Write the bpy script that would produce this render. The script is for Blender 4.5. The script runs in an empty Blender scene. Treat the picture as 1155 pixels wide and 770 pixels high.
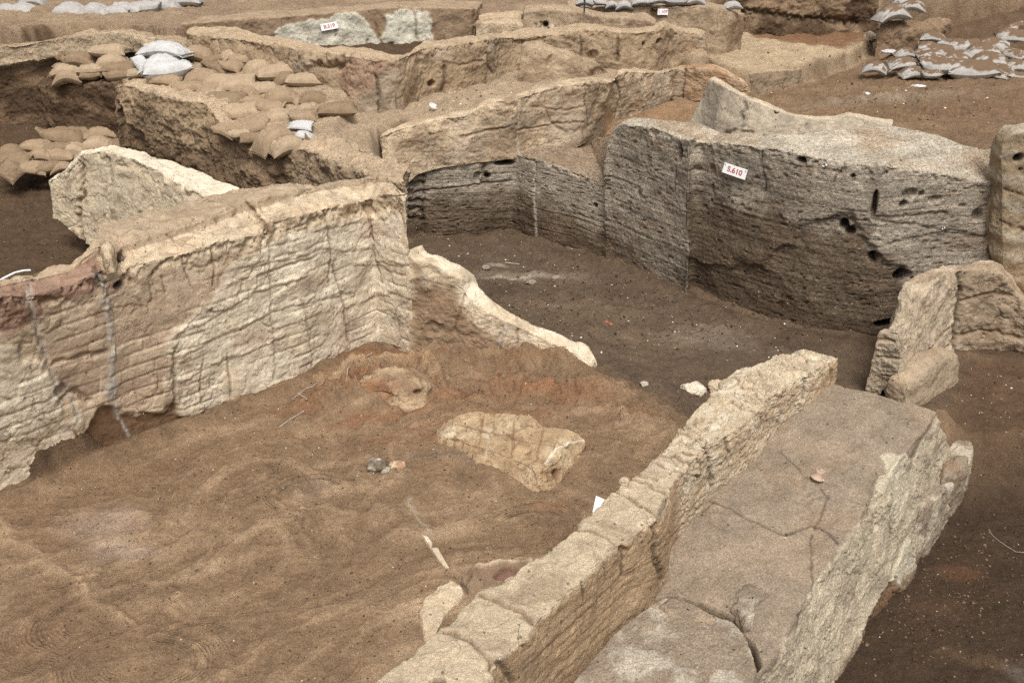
import bpy, math
import numpy as np

# ------------------------------------------------------------------ camera, sky, sun, exposure
scene = bpy.context.scene
COL = scene.collection
FPX, CX, CY, CAMZ, PITCH = 1150.0, 577.5, 385.0, 4.5, math.radians(27.0)
cam_d = bpy.data.cameras.new('camera')
cam = bpy.data.objects.new('camera', cam_d); COL.objects.link(cam)
cam_d.sensor_width = 36.0; cam_d.lens = 36.0 * FPX / 1155.0
cam_d.clip_start = 0.05; cam_d.clip_end = 1000.0
cam.location = (0, 0, CAMZ); cam.rotation_euler = (math.pi/2 - PITCH, 0, 0)
scene.camera = cam

SUN_EL, SUN_AZ = math.radians(62.0), math.radians(172.0)     # azimuth the light comes from, clockwise from +Y
world = bpy.data.worlds.new('World'); scene.world = world
world.use_nodes = True
wn = world.node_tree.nodes; wl = world.node_tree.links
sky = wn.new('ShaderNodeTexSky'); sky.sky_type = 'NISHITA'; sky.sun_disc = False
sky.sun_elevation = SUN_EL; sky.sun_rotation = SUN_AZ
sky.dust_density = 6.0; sky.air_density = 1.0
hs = wn.new('ShaderNodeHueSaturation'); hs.inputs['Saturation'].default_value = 0.12
wl.new(sky.outputs[0], hs.inputs['Color'])
bg = wn['Background']; wl.new(hs.outputs[0], bg.inputs['Color']); bg.inputs['Strength'].default_value = 0.08
sun_d = bpy.data.lights.new('sun', 'SUN'); sun_d.energy = 1.5; sun_d.angle = math.radians(22.0)
sun_d.color = (1.0, 0.955, 0.925)
sun = bpy.data.objects.new('sun', sun_d); COL.objects.link(sun)
sun.rotation_euler = (math.pi/2 - SUN_EL, 0, math.pi - SUN_AZ)
sun.location = (-4, -4, 9)
scene.view_settings.view_transform = 'Standard'; scene.view_settings.look = 'None'
scene.view_settings.exposure = 0.96; scene.view_settings.gamma = 1.0
scene.view_settings.use_curve_mapping = False
scene.cycles.use_denoising = False; scene.cycles.use_adaptive_sampling = False
scene.cycles.max_bounces = 4; scene.cycles.diffuse_bounces = 3

# ------------------------------------------------------------------ survey helpers: a sight line met with a level or a depth
cp, sp = math.cos(PITCH), math.sin(PITCH)
def ray(px, py):
    a = (px - CX) / FPX; b = (CY - py) / FPX
    return np.array([a, cp + b * sp, -sp + b * cp])
def P(px, py, z):
    d = ray(px, py); t = (z - CAMZ) / d[2]
    return np.array([d[0] * t, d[1] * t, z])
def Y(px, py, y):
    d = ray(px, py); t = y / d[1]
    return np.array([d[0] * t, y, CAMZ + d[2] * t])
def proj(Q):
    q = Q - np.array([0, 0, CAMZ])
    dep = q[:, 1] * cp - q[:, 2] * sp
    up = q[:, 1] * sp + q[:, 2] * cp
    return np.stack([CX + FPX * q[:, 0] / dep, CY - FPX * up / dep], 1), dep
def lin(r, g, b, k=0.80):
    c = np.array([r, g, b]) / 255.0
    return (np.where(c < 0.04045, c / 12.92, ((c + 0.055) / 1.055) ** 2.4) * k).astype(np.float32)
def plane(pts):
    W = np.array([P(*p) for p in pts])
    A = np.stack([np.ones(len(W)), W[:, 0], W[:, 1]], 1)
    c = np.linalg.lstsq(A, W[:, 2], rcond=None)[0]
    return lambda x, y: c[0] + c[1] * x + c[2] * y

# ------------------------------------------------------------------ numpy noise
_rng = np.random.default_rng(11)
PERM = _rng.permutation(256).astype(np.int32); PERM = np.concatenate([PERM, PERM])
_g = _rng.normal(size=(256, 3)); GRAD = (_g / np.linalg.norm(_g, axis=1)[:, None]).astype(np.float32)
def perlin(Q, s=1.0, seed=0):
    Q = (np.asarray(Q, np.float32) * np.float32(1) * np.asarray(s, np.float32)) + np.float32(seed * 17.31 + 100.0)
    i = np.floor(Q).astype(np.int32); f = Q - i; i &= 255
    w = f * f * f * (f * (f * 6 - 15) + 10)
    out = 0
    hx = [PERM[i[:, 0]], PERM[(i[:, 0] + 1) & 255]]
    for a in (0, 1):
        wx = w[:, 0] if a else 1 - w[:, 0]
        for b in (0, 1):
            wy = w[:, 1] if b else 1 - w[:, 1]
            h2 = PERM[(hx[a] + i[:, 1] + b) & 255]
            for c in (0, 1):
                wz = w[:, 2] if c else 1 - w[:, 2]
                g = GRAD[PERM[(h2 + i[:, 2] + c) & 255]]
                out = out + wx * wy * wz * (g[:, 0] * (f[:, 0] - a) + g[:, 1] * (f[:, 1] - b) + g[:, 2] * (f[:, 2] - c))
    return out * 1.5
def fbm(Q, s=1.0, o=4, seed=0, gain=0.5):
    r = 0; a = 1.0; t = 0; s = np.asarray(s, np.float32)
    for k in range(o):
        r = r + a * perlin(Q, s, seed + k * 3); t += a; a *= gain; s = s * 2.03
    return r / t * 1.4
def sstep(a, b, x):
    t = np.clip((x - a) / (b - a), 0, 1); return t * t * (3 - 2 * t)
def worley(Q, s=1.0, seed=0):
    """nearest and second nearest feature distance and the nearest cell's random number"""
    Q = np.asarray(Q, np.float32) * np.asarray(s, np.float32) + np.float32(200 + seed * 3.3); i0 = np.floor(Q).astype(np.int32)
    f1 = np.full(len(Q), 9., np.float32); f2 = f1.copy(); cid = np.zeros(len(Q), np.float32)
    for dx in (-1, 0, 1):
        for dy in (-1, 0, 1):
            for dz in (-1, 0, 1):
                c = i0 + np.array([dx, dy, dz], np.int32); m = c & 255
                h = PERM[(PERM[(PERM[m[:, 0]] + m[:, 1]) & 255] + m[:, 2]) & 255]
                pt = c + np.stack([PERM[h], PERM[(h + 71) & 255], PERM[(h + 143) & 255]], 1) / 255.0
                d = np.sqrt(((Q - pt) ** 2).sum(1)); n = d < f1
                f2 = np.where(n, f1, np.minimum(f2, d)); cid = np.where(n, PERM[(h + 199) & 255] / 255.0, cid); f1 = np.where(n, d, f1)
    return f1, f2, cid
def terrace(n, k, w=0.25):
    q = n * k; i = np.floor(q); f = q - i
    return (i + sstep(1 - w, 1, f)) / k
def mix(A, B, t):
    t = np.asarray(t)
    if t.ndim == 1: t = t[:, None]
    return A * (1 - t) + B * t
def poly_sdf(X, Pg):
    """signed distance to a polygon, positive inside"""
    X = np.asarray(X, np.float32); Pg = np.asarray(Pg, np.float32)
    d = np.full(len(X), 1e9, np.float32); ins = np.zeros(len(X), bool); n = len(Pg)
    for k in range(n):
        a, b = Pg[k], Pg[(k + 1) % n]; e = b - a
        t = np.clip(((X - a) @ e) / max(1e-9, e @ e), 0, 1)
        d = np.minimum(d, ((X - a - t[:, None] * e) ** 2).sum(1))
        if abs(b[1] - a[1]) > 1e-9:
            c = (a[1] > X[:, 1]) != (b[1] > X[:, 1])
            ins ^= c & (X[:, 0] < (b[0] - a[0]) * (X[:, 1] - a[1]) / (b[1] - a[1]) + a[0])
    d = np.sqrt(d); return np.where(ins, d, -d)
def seg_dist(X, L):
    d = np.full(len(X), 1e9, np.float32)
    for a, b in zip(L[:-1], L[1:]):
        e = b - a; t = np.clip(((X - a) @ e) / max(1e-12, e @ e), 0, 1)
        d = np.minimum(d, ((X - a - t[:, None] * e) ** 2).sum(1))
    return np.sqrt(d)

# ------------------------------------------------------------------ mesh and tag helpers
def tag(o, label=None, cat=None, group=None, kind=None):
    if label: o['label'] = label
    if cat: o['category'] = cat
    if group: o['group'] = group
    if kind: o['kind'] = kind
    return o
def mesh_obj(name, V, Fq, mat, col=None, parent=None, smooth=True, origin=True, tri=False):
    V = np.asarray(V, np.float32); Fq = np.asarray(Fq, np.int32)
    o_ = np.array([V[:, 0].mean(), V[:, 1].mean(), V[:, 2].min()], np.float32) if origin else np.zeros(3, np.float32)
    me = bpy.data.meshes.new(name); k = Fq.shape[1]
    me.vertices.add(len(V)); me.vertices.foreach_set('co', (V - o_).ravel())
    me.loops.add(len(Fq) * k); me.loops.foreach_set('vertex_index', Fq.ravel())
    me.polygons.add(len(Fq)); me.polygons.foreach_set('loop_start', np.arange(0, len(Fq) * k, k, dtype=np.int32))
    me.polygons.foreach_set('use_smooth', np.full(len(Fq), smooth))
    me.update(calc_edges=True)
    if col is not None:
        at = me.attributes.new('Col', 'FLOAT_COLOR', 'POINT')
        at.data.foreach_set('color', np.concatenate([np.clip(col, 0.004, 0.9), np.ones((len(V), 1))], 1).astype(np.float32).ravel())
    me.materials.append(mat)
    ob = bpy.data.objects.new(name, me); COL.objects.link(ob); ob.location = o_
    if parent is not None:
        ob.parent = parent; ob.location = o_ - np.array(parent.location)
    return ob

# ------------------------------------------------------------------ materials
def earth(name, grain=0.22, mottle=0.30, fleck=0.5, fleck_scale=38, pits=0.5, crack=0.0, crack_scale=5.0, bump=0.6,
          rough=0.95, strata=0.0, swirl=0.0, straw=0.0, white=(0.62, 0.58, 0.5), use_col=True, base=(0.3, 0.25, 0.2), fine=1.0, lump=.55):
    m = bpy.data.materials.new(name); m.use_nodes = True
    nt = m.node_tree; N = nt.nodes; L = nt.links
    bs = N['Principled BSDF']; bs.inputs['Roughness'].default_value = rough
    bs.inputs['Specular IOR Level'].default_value = 0.12
    tc = N.new('ShaderNodeTexCoord').outputs['Object']
    def math_(op, a, b=None, clamp=False):
        n = N.new('ShaderNodeMath'); n.operation = op; n.use_clamp = clamp
        for i, x in enumerate((a, b)):
            if x is None: continue
            if isinstance(x, (int, float)): n.inputs[i].default_value = x
            else: L.new(x, n.inputs[i])
        return n.outputs[0]
    def ramp(x, a, b, c, d):
        n = N.new('ShaderNodeMapRange'); L.new(x, n.inputs[0])
        for i, v in enumerate((a, b, c, d)): n.inputs[i + 1].default_value = v
        return n.outputs[0]
    def noise(s, det=4, r=0.55, vec=None, dist=0.0):
        n = N.new('ShaderNodeTexNoise'); n.inputs['Scale'].default_value = s; n.inputs['Detail'].default_value = det
        n.inputs['Roughness'].default_value = r; n.inputs['Distortion'].default_value = dist
        L.new(vec if vec is not None else tc, n.inputs['Vector']); return n.outputs[0]
    def mulc(c, f):
        n = N.new('ShaderNodeVectorMath'); n.operation = 'SCALE'; L.new(c, n.inputs[0]); L.new(f, n.inputs['Scale']); return n.outputs[0]
    def mixc(c, t, col):
        n = N.new('ShaderNodeMix'); n.data_type = 'RGBA'; L.new(t, n.inputs[0]); L.new(c, n.inputs[6])
        n.inputs[7].default_value = (*col, 1); return n.outputs[2]
    if use_col:
        a = N.new('ShaderNodeAttribute'); a.attribute_name = 'Col'; c = a.outputs['Color']
    else:
        r = N.new('ShaderNodeRGB'); r.outputs[0].default_value = (*base, 1); c = r.outputs[0]
    n1 = noise(4.5, 10, 0.68, dist=0.4); n2 = noise(62 * fine, 6, 0.82); n3 = noise(19, 6, 0.65)
    c = mulc(c, ramp(n1, 0.32, 0.68, 1 - mottle, 1 + mottle))
    c = mulc(c, ramp(n2, 0.36, 0.64, 1 - grain, 1 + grain))
    c = mulc(c, ramp(n3, 0.3, 0.7, 1 - mottle * 0.6, 1 + mottle * 0.6))
    h = math_('ADD', math_('MULTIPLY', n1, lump), math_('ADD', math_('MULTIPLY', n2, 0.17 / fine), math_('MULTIPLY', n3, 0.30)))
    if straw:
        mp = N.new('ShaderNodeMapping'); mp.inputs['Scale'].default_value = (1, 1, 1); L.new(tc, mp.inputs[0])
        vo = N.new('ShaderNodeTexVoronoi'); vo.inputs['Scale'].default_value = 75; L.new(tc, vo.inputs['Vector'])
        c = mulc(c, ramp(vo.outputs['Distance'], 0.1, 0.7, 1 + straw, 1 - straw * 1.2))
        h = math_('SUBTRACT', h, math_('MULTIPLY', vo.outputs['Distance'], 0.10))
    if strata:
        mp = N.new('ShaderNodeMapping'); mp.inputs['Scale'].default_value = (0.9, 0.9, 24); L.new(tc, mp.inputs[0])
        s1 = noise(1.0, 9, 0.66, mp.outputs[0], 0.6)
        mp2 = N.new('ShaderNodeMapping'); mp2.inputs['Scale'].default_value = (2.5, 2.5, 70); L.new(tc, mp2.inputs[0])
        s2 = noise(1.0, 5, 0.6, mp2.outputs[0], 0.4)
        c = mulc(c, ramp(s1, 0.33, 0.67, 1 - strata, 1 + strata * 0.8))
        c = mulc(c, ramp(s2, 0.25, 0.45, 1 - strata * 1.3, 1.0))
        mp3 = N.new('ShaderNodeMapping'); mp3.inputs['Scale'].default_value = (34, 34, 70); L.new(tc, mp3.inputs[0])
        s3 = noise(1.0, 4, 0.75, mp3.outputs[0], 0.3)
        c = mulc(c, ramp(s3, 0.36, 0.58, 0.55, 1.15))
        h = math_('ADD', h, math_('MULTIPLY', s3, 0.16))
        h = math_('ADD', h, math_('ADD', math_('MULTIPLY', s1, 0.22), math_('MULTIPLY', s2, 0.16)))
    if swirl:
        ap = N.new('ShaderNodeAttribute'); ap.attribute_name = 'SwP'; ae = N.new('ShaderNodeAttribute'); ae.attribute_name = 'SwE'
        ph = math_('ADD', ap.outputs['Fac'], math_('MULTIPLY', n3, 3.0))
        sw = math_('MULTIPLY', math_('SINE', ph), ae.outputs['Fac']); sw = math_('MULTIPLY', sw, ramp(noise(7, 3, .6), .38, .62, 0, 1))
        h = math_('ADD', h, math_('MULTIPLY', sw, swirl)); c = mulc(c, ramp(sw, -1, 1, .88, 1.10))
        v = N.new('ShaderNodeTexVoronoi'); v.inputs['Scale'].default_value = 95; L.new(tc, v.inputs['Vector'])
        h = math_('SUBTRACT', h, math_('MULTIPLY', v.outputs['Distance'], .10)); c = mulc(c, ramp(v.outputs['Distance'], .1, .75, 1.16, .80))
    if pits:
        v = N.new('ShaderNodeTexVoronoi'); v.inputs['Scale'].default_value = fleck_scale * 0.55; L.new(tc, v.inputs['Vector'])
        sep = N.new('ShaderNodeSeparateColor'); L.new(v.outputs['Color'], sep.inputs[0])
        md = math_('MULTIPLY', math_('LESS_THAN', v.outputs['Distance'], 0.20), math_('GREATER_THAN', sep.outputs[1], 1 - 0.30 * pits))
        c = mulc(c, ramp(md, 0, 1, 1, 0.42)); h = math_('SUBTRACT', h, math_('MULTIPLY', md, 0.22))
    if fleck:
        v = N.new('ShaderNodeTexVoronoi'); v.inputs['Scale'].default_value = fleck_scale; L.new(tc, v.inputs['Vector'])
        sep = N.new('ShaderNodeSeparateColor'); L.new(v.outputs['Color'], sep.inputs[0])
        md = math_('MULTIPLY', math_('LESS_THAN', v.outputs['Distance'], ramp(sep.outputs[1], 0, 1, 0.05, 0.22)), math_('GREATER_THAN', sep.outputs[0], 1 - 0.11 * fleck))
        c = mixc(c, md, white); h = math_('ADD', h, math_('MULTIPLY', md, 0.12))
    if crack:
        wv = N.new('ShaderNodeVectorMath'); wv.operation = 'ADD'
        ns = N.new('ShaderNodeTexNoise'); ns.inputs['Scale'].default_value = 6; ns.inputs['Detail'].default_value = 5; L.new(tc, ns.inputs['Vector'])
        sc = N.new('ShaderNodeVectorMath'); sc.operation = 'SCALE'; sc.inputs['Scale'].default_value = 0.22; L.new(ns.outputs['Color'], sc.inputs[0])
        L.new(tc, wv.inputs[0]); L.new(sc.outputs[0], wv.inputs[1])
        for k, (sc_, wd) in enumerate(((crack_scale, 0.005), (crack_scale * 2.3, 0.006))):
            v = N.new('ShaderNodeTexVoronoi'); v.feature = 'DISTANCE_TO_EDGE'; v.inputs['Scale'].default_value = sc_; L.new(wv.outputs[0], v.inputs['Vector'])
            pres = ramp(noise(2.3 + k * 2.1, 4, 0.6), 0.50, 0.66, 0, 1)
            e = math_('MULTIPLY', ramp(v.outputs['Distance'], 0.0, wd * 2.6, 1, 0), pres, True)
            e = math_('MULTIPLY', e, crack * (1 - 0.3 * k), True)
            c = mulc(c, ramp(e, 0, 1, 1, 0.5)); h = math_('SUBTRACT', h, math_('MULTIPLY', e, 0.5))  # depth shade of the cracks put into the colour, besides the bump
    L.new(c, bs.inputs['Base Color'])
    b = N.new('ShaderNodeBump'); b.inputs['Strength'].default_value = min(1.0, bump); b.inputs['Distance'].default_value = 0.05
    L.new(h, b.inputs['Height']); L.new(b.outputs[0], bs.inputs['Normal'])
    return m
M_SOIL = earth('soil', grain=0.24, mottle=0.20, fleck=0.25, fleck_scale=42, pits=0.28, bump=0.85, swirl=.16)
M_PLAST = earth('lime_plaster', grain=0.11, mottle=0.22, fleck=0.2, pits=0.35, crack=0.8, crack_scale=3.2, bump=0.6, lump=.25)
M_BRICK = earth('mudbrick', grain=0.16, mottle=0.24, fleck=0.22, pits=0.45, crack=0.6, crack_scale=3.0, bump=0.75, lump=.35)
M_COPE = earth('wall_top_plaster', grain=0.18, mottle=0.20, fleck=0.25, pits=0.7, crack=0.35, crack_scale=4.5, bump=0.8, straw=0.10)
M_STRATA = earth('midden_strata', grain=0.26, mottle=0.20, fleck=1.1, fleck_scale=36, pits=0.9, bump=0.9, strata=0.22)
M_PLAT = earth('trodden_mud_floor', grain=0.20, mottle=0.20, fleck=0.10, fleck_scale=36, pits=0.25, bump=0.6, straw=0.17, crack=0.25, crack_scale=2.2)
M_CLAY = earth('rough_clay', grain=0.26, mottle=0.30, fleck=0.3, pits=0.7, crack=0.2, bump=0.95)

# ------------------------------------------------------------------ lofted walls
class Loft:
    """a wall or bank: rows of survey points (base, top edge, back edge ...) spanned by a dense skin"""
    def __init__(s, cols, res=0.014, caps=(1, 1), smooth=5, wrap=None):
        C = np.array([[np.asarray(p, float) for p in c] for c in cols])      # columns, lines, 3
        K, M = C.shape[:2]
        seg = np.linalg.norm(np.diff(C, axis=0), axis=2); seg = seg.max(1) * 0.5 + seg.mean(1) * 0.5
        t = np.concatenate([[0], np.cumsum(seg)]); nu = max(4, int(t[-1] / res)); us = np.linspace(0, t[-1], nu)
        R = np.empty((nu, M, 3))
        for m in range(M):
            for k in range(3): R[:, m, k] = np.interp(us, t, C[:, m, k])
        rows = []; strip = []; vv = []; v0 = 0
        for m in range(M - 1):
            d = np.linalg.norm(R[:, m + 1] - R[:, m], axis=1); n = max(2, int(np.percentile(d, 80) / res))
            w = np.linspace(0, 1, n, endpoint=(m == M - 2))
            for x in w:
                rows.append(R[:, m] * (1 - x) + R[:, m + 1] * x); strip.append(m + (0.0 if n == 1 else x)); vv.append(v0 + x * d.mean())
            v0 += d.mean()
        G = np.stack(rows, 1); nv = G.shape[1]
        uu = us.copy(); pieces = [G]; uc = [uu]
        cc = []
        for e in (0, 1):
            if not caps[e]: continue
            pr = G[0 if e == 0 else -1]; cen = pr.mean(0); rad = np.linalg.norm(pr - cen, axis=1).max()
            n = max(3, int(rad / res)); q = np.linspace(0, 1, n + 1)[1:]
            ring = np.stack([pr * (1 - x) + cen * x for x in q], 0)
            if e == 0: pieces = [ring[::-1]] + pieces; uc = [(-q * rad)[::-1]] + uc
            else: pieces = pieces + [ring]; uc = uc + [us[-1] + q * rad]
        G = np.concatenate(pieces, 0); uu = np.concatenate(uc)
        for _ in range(smooth):
            H = G.copy()
            H[1:-1] = G[1:-1] * 0.5 + (G[2:] + G[:-2]) * 0.25
            H[:, 1:-1] = H[:, 1:-1] * 0.5 + (H[:, 2:] + H[:, :-2]) * 0.25
            G = H
        s.nu, s.nv = G.shape[:2]
        du = np.gradient(G, axis=0); dv = np.gradient(G, axis=1)
        n = np.cross(du, dv); n /= (np.linalg.norm(n, axis=2)[..., None] + 1e-9)
        s.G = G.reshape(-1, 3); s.n = n.reshape(-1, 3)
        s.u = np.repeat(uu, s.nv); s.v = np.tile(np.array(vv), s.nu); s.strip = np.tile(np.array(strip), s.nu)
        s.px, s.dep = proj(s.G)
        s.vis = ((s.n * (np.array([0, 0, CAMZ]) - s.G)).sum(1) > 0)
        s.disp = np.zeros(len(s.G)); s.col = np.zeros((len(s.G), 3), np.float32)
        s.uv = np.stack([s.u, s.v], 1)
        s.cap = (s.u < 0) | (s.u > us[-1])
    def near(s, px, py):
        d = (s.px[:, 0] - px) ** 2 + (s.px[:, 1] - py) ** 2 + np.where(s.vis, 0, 4e3)
        return int(np.argmin(d))
    def line(s, pts, step=6.0):
        out = []
        for a, b in zip(pts[:-1], pts[1:]):
            n = max(1, int(math.hypot(b[0] - a[0], b[1] - a[1]) / step))
            out += [(a[0] + (b[0] - a[0]) * k / n, a[1] + (b[1] - a[1]) * k / n) for k in range(n)]
        out.append(pts[-1])
        return np.array([s.G[s.near(*p)] for p in out])
    def groove(s, pts, w=0.012, d=0.02, col=None, k=0.7, wob=0.35):
        d = min(d, 1.7 * w); L = s.line(pts); lo = L.min(0) - 0.2; hi = L.max(0) + 0.2
        I = np.where(((s.G > lo) & (s.G < hi)).all(1))[0]
        if len(I) == 0: return
        X = s.G[I]; X = X + np.stack([perlin(X, 14, 5), perlin(X, 14, 9), perlin(X, 14, 13)], 1) * w * 1.3
        f = np.exp(-(seg_dist(X, L) / (w * (1 + wob * perlin(s.G[I], 5, 3)))) ** 2)
        s.disp[I] -= d * f
        if col is not None: s.col[I] = mix(s.col[I], col, np.clip(f * 1.4, 0, 1) * k)  # cracks get the shade of their depth as colour; grout keeps its own
    def hole(s, px, py, rx, ry, d, col=None, rim=0.25):
        """a hollow: radii in metres along and up the face"""
        c = s.near(px, py); a = s.G[c]
        I = np.where(((s.G - a) ** 2).sum(1) < (max(rx, ry) * 1.8) ** 2)[0]
        X = s.G[I] - a; n = s.n[c]; t = np.array([n[1], -n[0], 0.0]); t /= np.linalg.norm(t) + 1e-9; b = np.cross(t, n)
        r = np.sqrt((X @ t / rx) ** 2 + (X @ b / ry) ** 2) + 0.22 * perlin(s.G[I], 9, 2)
        f = 1 - sstep(1 - rim * 2, 1.0, r)
        s.disp[I] -= d * f
        if col is not None: s.col[I] = mix(s.col[I], col, f)
    def zone(s, pts, w=0.04, warp=0.05, sc=4.0, seed=1):
        """0..1 mask of a patch of the surface, its outline surveyed on the face"""
        U = np.array([s.uv[s.near(*p)] for p in pts])
        X = s.uv + np.stack([fbm(s.G, sc, 4, seed), fbm(s.G, sc, 4, seed + 20)], 1) * warp * 2
        return sstep(-w, w, poly_sdf(X, U)) * (s.vis | True)
    def build(s, name, mat, label, cat, parent=None, group=None, keep=0):
        V = s.G + s.n * s.disp[:, None]
        a = np.arange(s.nu * s.nv).reshape(s.nu, s.nv)
        Fq = np.stack([a[:-1, :-1], a[1:, :-1], a[1:, 1:], a[:-1, 1:]], -1).reshape(-1, 4)
        o = mesh_obj(name, V, Fq, mat, s.col, parent)
        return tag(o, label, cat, group)

def brick_relief(S, ch=0.085, bl=0.34, amt=0.010, seed=3):
    z = S.G[:, 2] + 0.03 * fbm(S.G, 1.1, 3, seed); q = z / ch; i = np.floor(q); f = q - i
    h = np.abs(np.sin(i * 12.9898 + seed) * 43758.545) % 1
    uo = S.u / bl * (0.8 + 0.4 * h) + h * 7; g = uo - np.floor(uo)
    pres = sstep(-0.15, 0.25, fbm(S.G, 1.7, 3, seed + 5)) * (np.abs(S.n[:, 2]) < 0.6)
    m = np.exp(-((np.minimum(f, 1 - f) * ch) / 0.010) ** 2) + 0.7 * np.exp(-((np.minimum(g, 1 - g) * bl) / 0.009) ** 2)
    hb = np.abs(np.sin(i * 78.233 + np.floor(uo) * 37.7 + seed) * 9651.3) % 1
    S.disp += (-m * amt + (hb - 0.5) * amt * 0.9) * pres
    return m * pres, hb, pres
def plates(S, s=(3.2, 3.2, 5.0), amt=.016, crack=.012, w=.05, mask=1.0, seed=0, col=None, k=.55, pres=(-.1, .25)):
    """irregular plaster flakes or clods: every cell sits at its own height, cracks between"""
    Q = np.stack([S.u + .5 * S.v * 0, S.G[:, 0] * 0 + S.strip.round() * 3, S.v], 1) if s[1] == 0 else S.G
    Q = Q + np.stack([fbm(S.G, 5, 4, seed + 1), fbm(S.G, 5, 4, seed + 2), fbm(S.G, 5, 4, seed + 3)], 1) * .09
    sc = (s[0], 1.0, s[2]) if s[1] == 0 else s
    f1, f2, c = worley(Q, sc, seed); pm = sstep(pres[0], pres[1], fbm(S.G, 1.8, 3, seed + 9)) * mask
    cr = np.exp(-((f2 - f1) / w) ** 2) * pm
    S.disp += (c - .5) * amt * mask - crack * cr
    if col is not None: S.col = mix(S.col, col, cr * k)  # shade in the cracks between cells painted as a darker colour
    return cr, c
def chips(S, edge=1.0, d=.03, seed=0, w=.10, s=9.0):
    """crumbled arris along one edge"""
    n = terrace(fbm(S.G, s, 3, seed), 3.0, .2); S.disp -= np.exp(-((S.strip - edge) / w) ** 2) * d * sstep(-.25, .35, n)
def relief(S, a=0.03, b=0.012, c=0.004, flake=0.0, seed=0):
    S.disp += a * fbm(S.G, 1.6, 3, seed) + b * fbm(S.G, 6.5, 4, seed + 7) + c * fbm(S.G, 30, 3, seed + 11)
    if flake:
        st = S.G * np.array([1, 1, 1.9]); n = fbm(st, 2.6, 5, seed + 31)
        S.fl = terrace(n, 5.0, 0.22); S.disp += flake * S.fl
        S.edge = sstep(0.78, 0.97, (n * 5) % 1.0)
def drop(p, z): return np.array([p[0], p[1], z])
def back(p, dx, dy, dz=0.0): return np.array([p[0] + dx, p[1] + dy, p[2] + dz])
# ------------------------------------------------------------------ colours of the materials (albedo)
C_PLAST = lin(228, 214, 189); C_PLAST2 = lin(206, 187, 158); C_TAN = lin(202, 180, 150); C_PINK = lin(188, 163, 141)
C_RED = lin(138, 106, 90); C_GROUT = lin(182, 172, 158); C_BROWN = lin(120, 92, 68); C_DARK = lin(62, 50, 40)
C_GREY = lin(168, 155, 137); C_GREYL = lin(192, 180, 160); C_LOW = lin(112, 95, 77, .82); C_COPE = lin(196, 177, 149)
C_PLATF = lin(150, 134, 115); C_UP = lin(170, 149, 123); C_UPD = lin(146, 124, 101); C_CLAY = lin(140, 118, 94)
C_FLOOR = lin(136, 112, 87, .83); C_PIT = lin(102, 86, 70, .80); C_RPIT = lin(80, 64, 50, .66); C_SOILD = lin(102, 82, 63, .62)

# ------------------------------------------------------------------ big plastered wall on the left
def lw(base, ft, lb, rt, bt):
    b = P(*base, 0.0); y = b[1]
    a = Y(*ft, y + 0.03)
    l = P(*lb, a[2] + 0.02); r = P(*rt, a[2] + 0.07) ; k = P(*bt, a[2] + 0.08)
    r = l + np.array([-.01, 0.03, 0.075]); k = P(*bt, r[2] + .01)
    if k[1] < r[1] + .06: r = l + np.array([-.005, .02, .02]); k = back(r, -.04, .10, .0)
    return [drop(b, -0.12), a, l, r, k, back(drop(k, 0.1), -0.12, 0.12)]
S = Loft([
    lw((-130, 600), (-130, 352), (-130, 338), (-130, 334), (-130, 322)),
    lw((0, 556), (0, 336), (0, 324), (0, 321), (0, 314)),
    lw((45, 540), (40, 332), (40, 316), (40, 312), (40, 303)),
    lw((85, 521), (84, 319), (80, 307), (80, 303), (80, 297)),
    lw((112, 510), (112, 305), (110, 291), (110, 286), (106, 272)),
    lw((145, 497), (143, 301), (147, 284), (147, 276), (118, 252)),
    lw((205, 475), (204, 285), (200, 267), (200, 259), (178, 237)),
    lw((250, 458), (249, 271), (240, 254), (240, 246), (238, 219)),
    lw((290, 443), (289, 264), (275, 240), (276, 231), (271, 213)),
    lw((305, 438), (301, 251), (290, 236), (292, 226), (298, 209)),
    lw((342, 424), (342, 241), (329, 225), (332, 219), (325, 206)),
    lw((380, 405), (378, 232), (365, 214), (368, 211), (366, 206)),
    lw((428, 385), (415, 224), (406, 209), (407, 207), (406, 203)),
    lw((468, 399), (456, 217), (440, 204), (441, 203), (443, 200)),
], res=0.0115, caps=(0, 1), smooth=4)
face = (S.strip < 0.98)
relief(S, 0.030, 0.005, 0.003, 0.0, 2)
pl1 = np.maximum(S.zone([(190, 400), (200, 372), (245, 322), (290, 284), (330, 262), (395, 245), (450, 238), (470, 300), (474, 402), (430, 392), (300, 445), (205, 482), (196, 450)], 0.03, 0.07),
                 S.zone([(-140, 392), (20, 388), (45, 415), (70, 450), (88, 480), (88, 530), (-140, 640)], 0.03, 0.07, seed=4)) * face
pinkz = S.zone([(34, 335), (150, 305), (260, 290), (250, 330), (195, 380), (190, 455), (100, 480), (60, 430), (40, 380)], 0.06, 0.07, seed=8) * face
topband = S.zone([(290, 258), (345, 244), (375, 233), (456, 217), (452, 243), (400, 250), (330, 262), (300, 280)], 0.02, 0.03, seed=5)
st = S.G * np.array([1, 1, 1.5]); nfl = fbm(st, 2.1, 6, 31, 0.55)
fl = terrace(nfl, 4.5, 0.07); edge = sstep(0.90, 0.97, (nfl * 4.5) % 1.0)
S.disp += pl1 * (0.014 + 0.016 * fl)
nf2 = fbm(S.G * np.array([1, 1, 1.6]), 7.5, 4, 77); fl2 = terrace(nf2, 4, 0.1)
S.disp += pl1 * 0.004 * fl2; S.disp += (S.strip > 1.05) * (.030 * fbm(S.G, 4, 4, 17) + .018 * terrace(fbm(S.G, 7, 3, 18), 3, .2))
bm, hb, bp = brick_relief(S, 0.112, 0.36, 0.009, 3); bm = bm * (1 - pl1)
chips(S, 1.0, .045, 5); chips(S, 3.0, .03, 6)
S.col[:] = C_TAN
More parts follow.
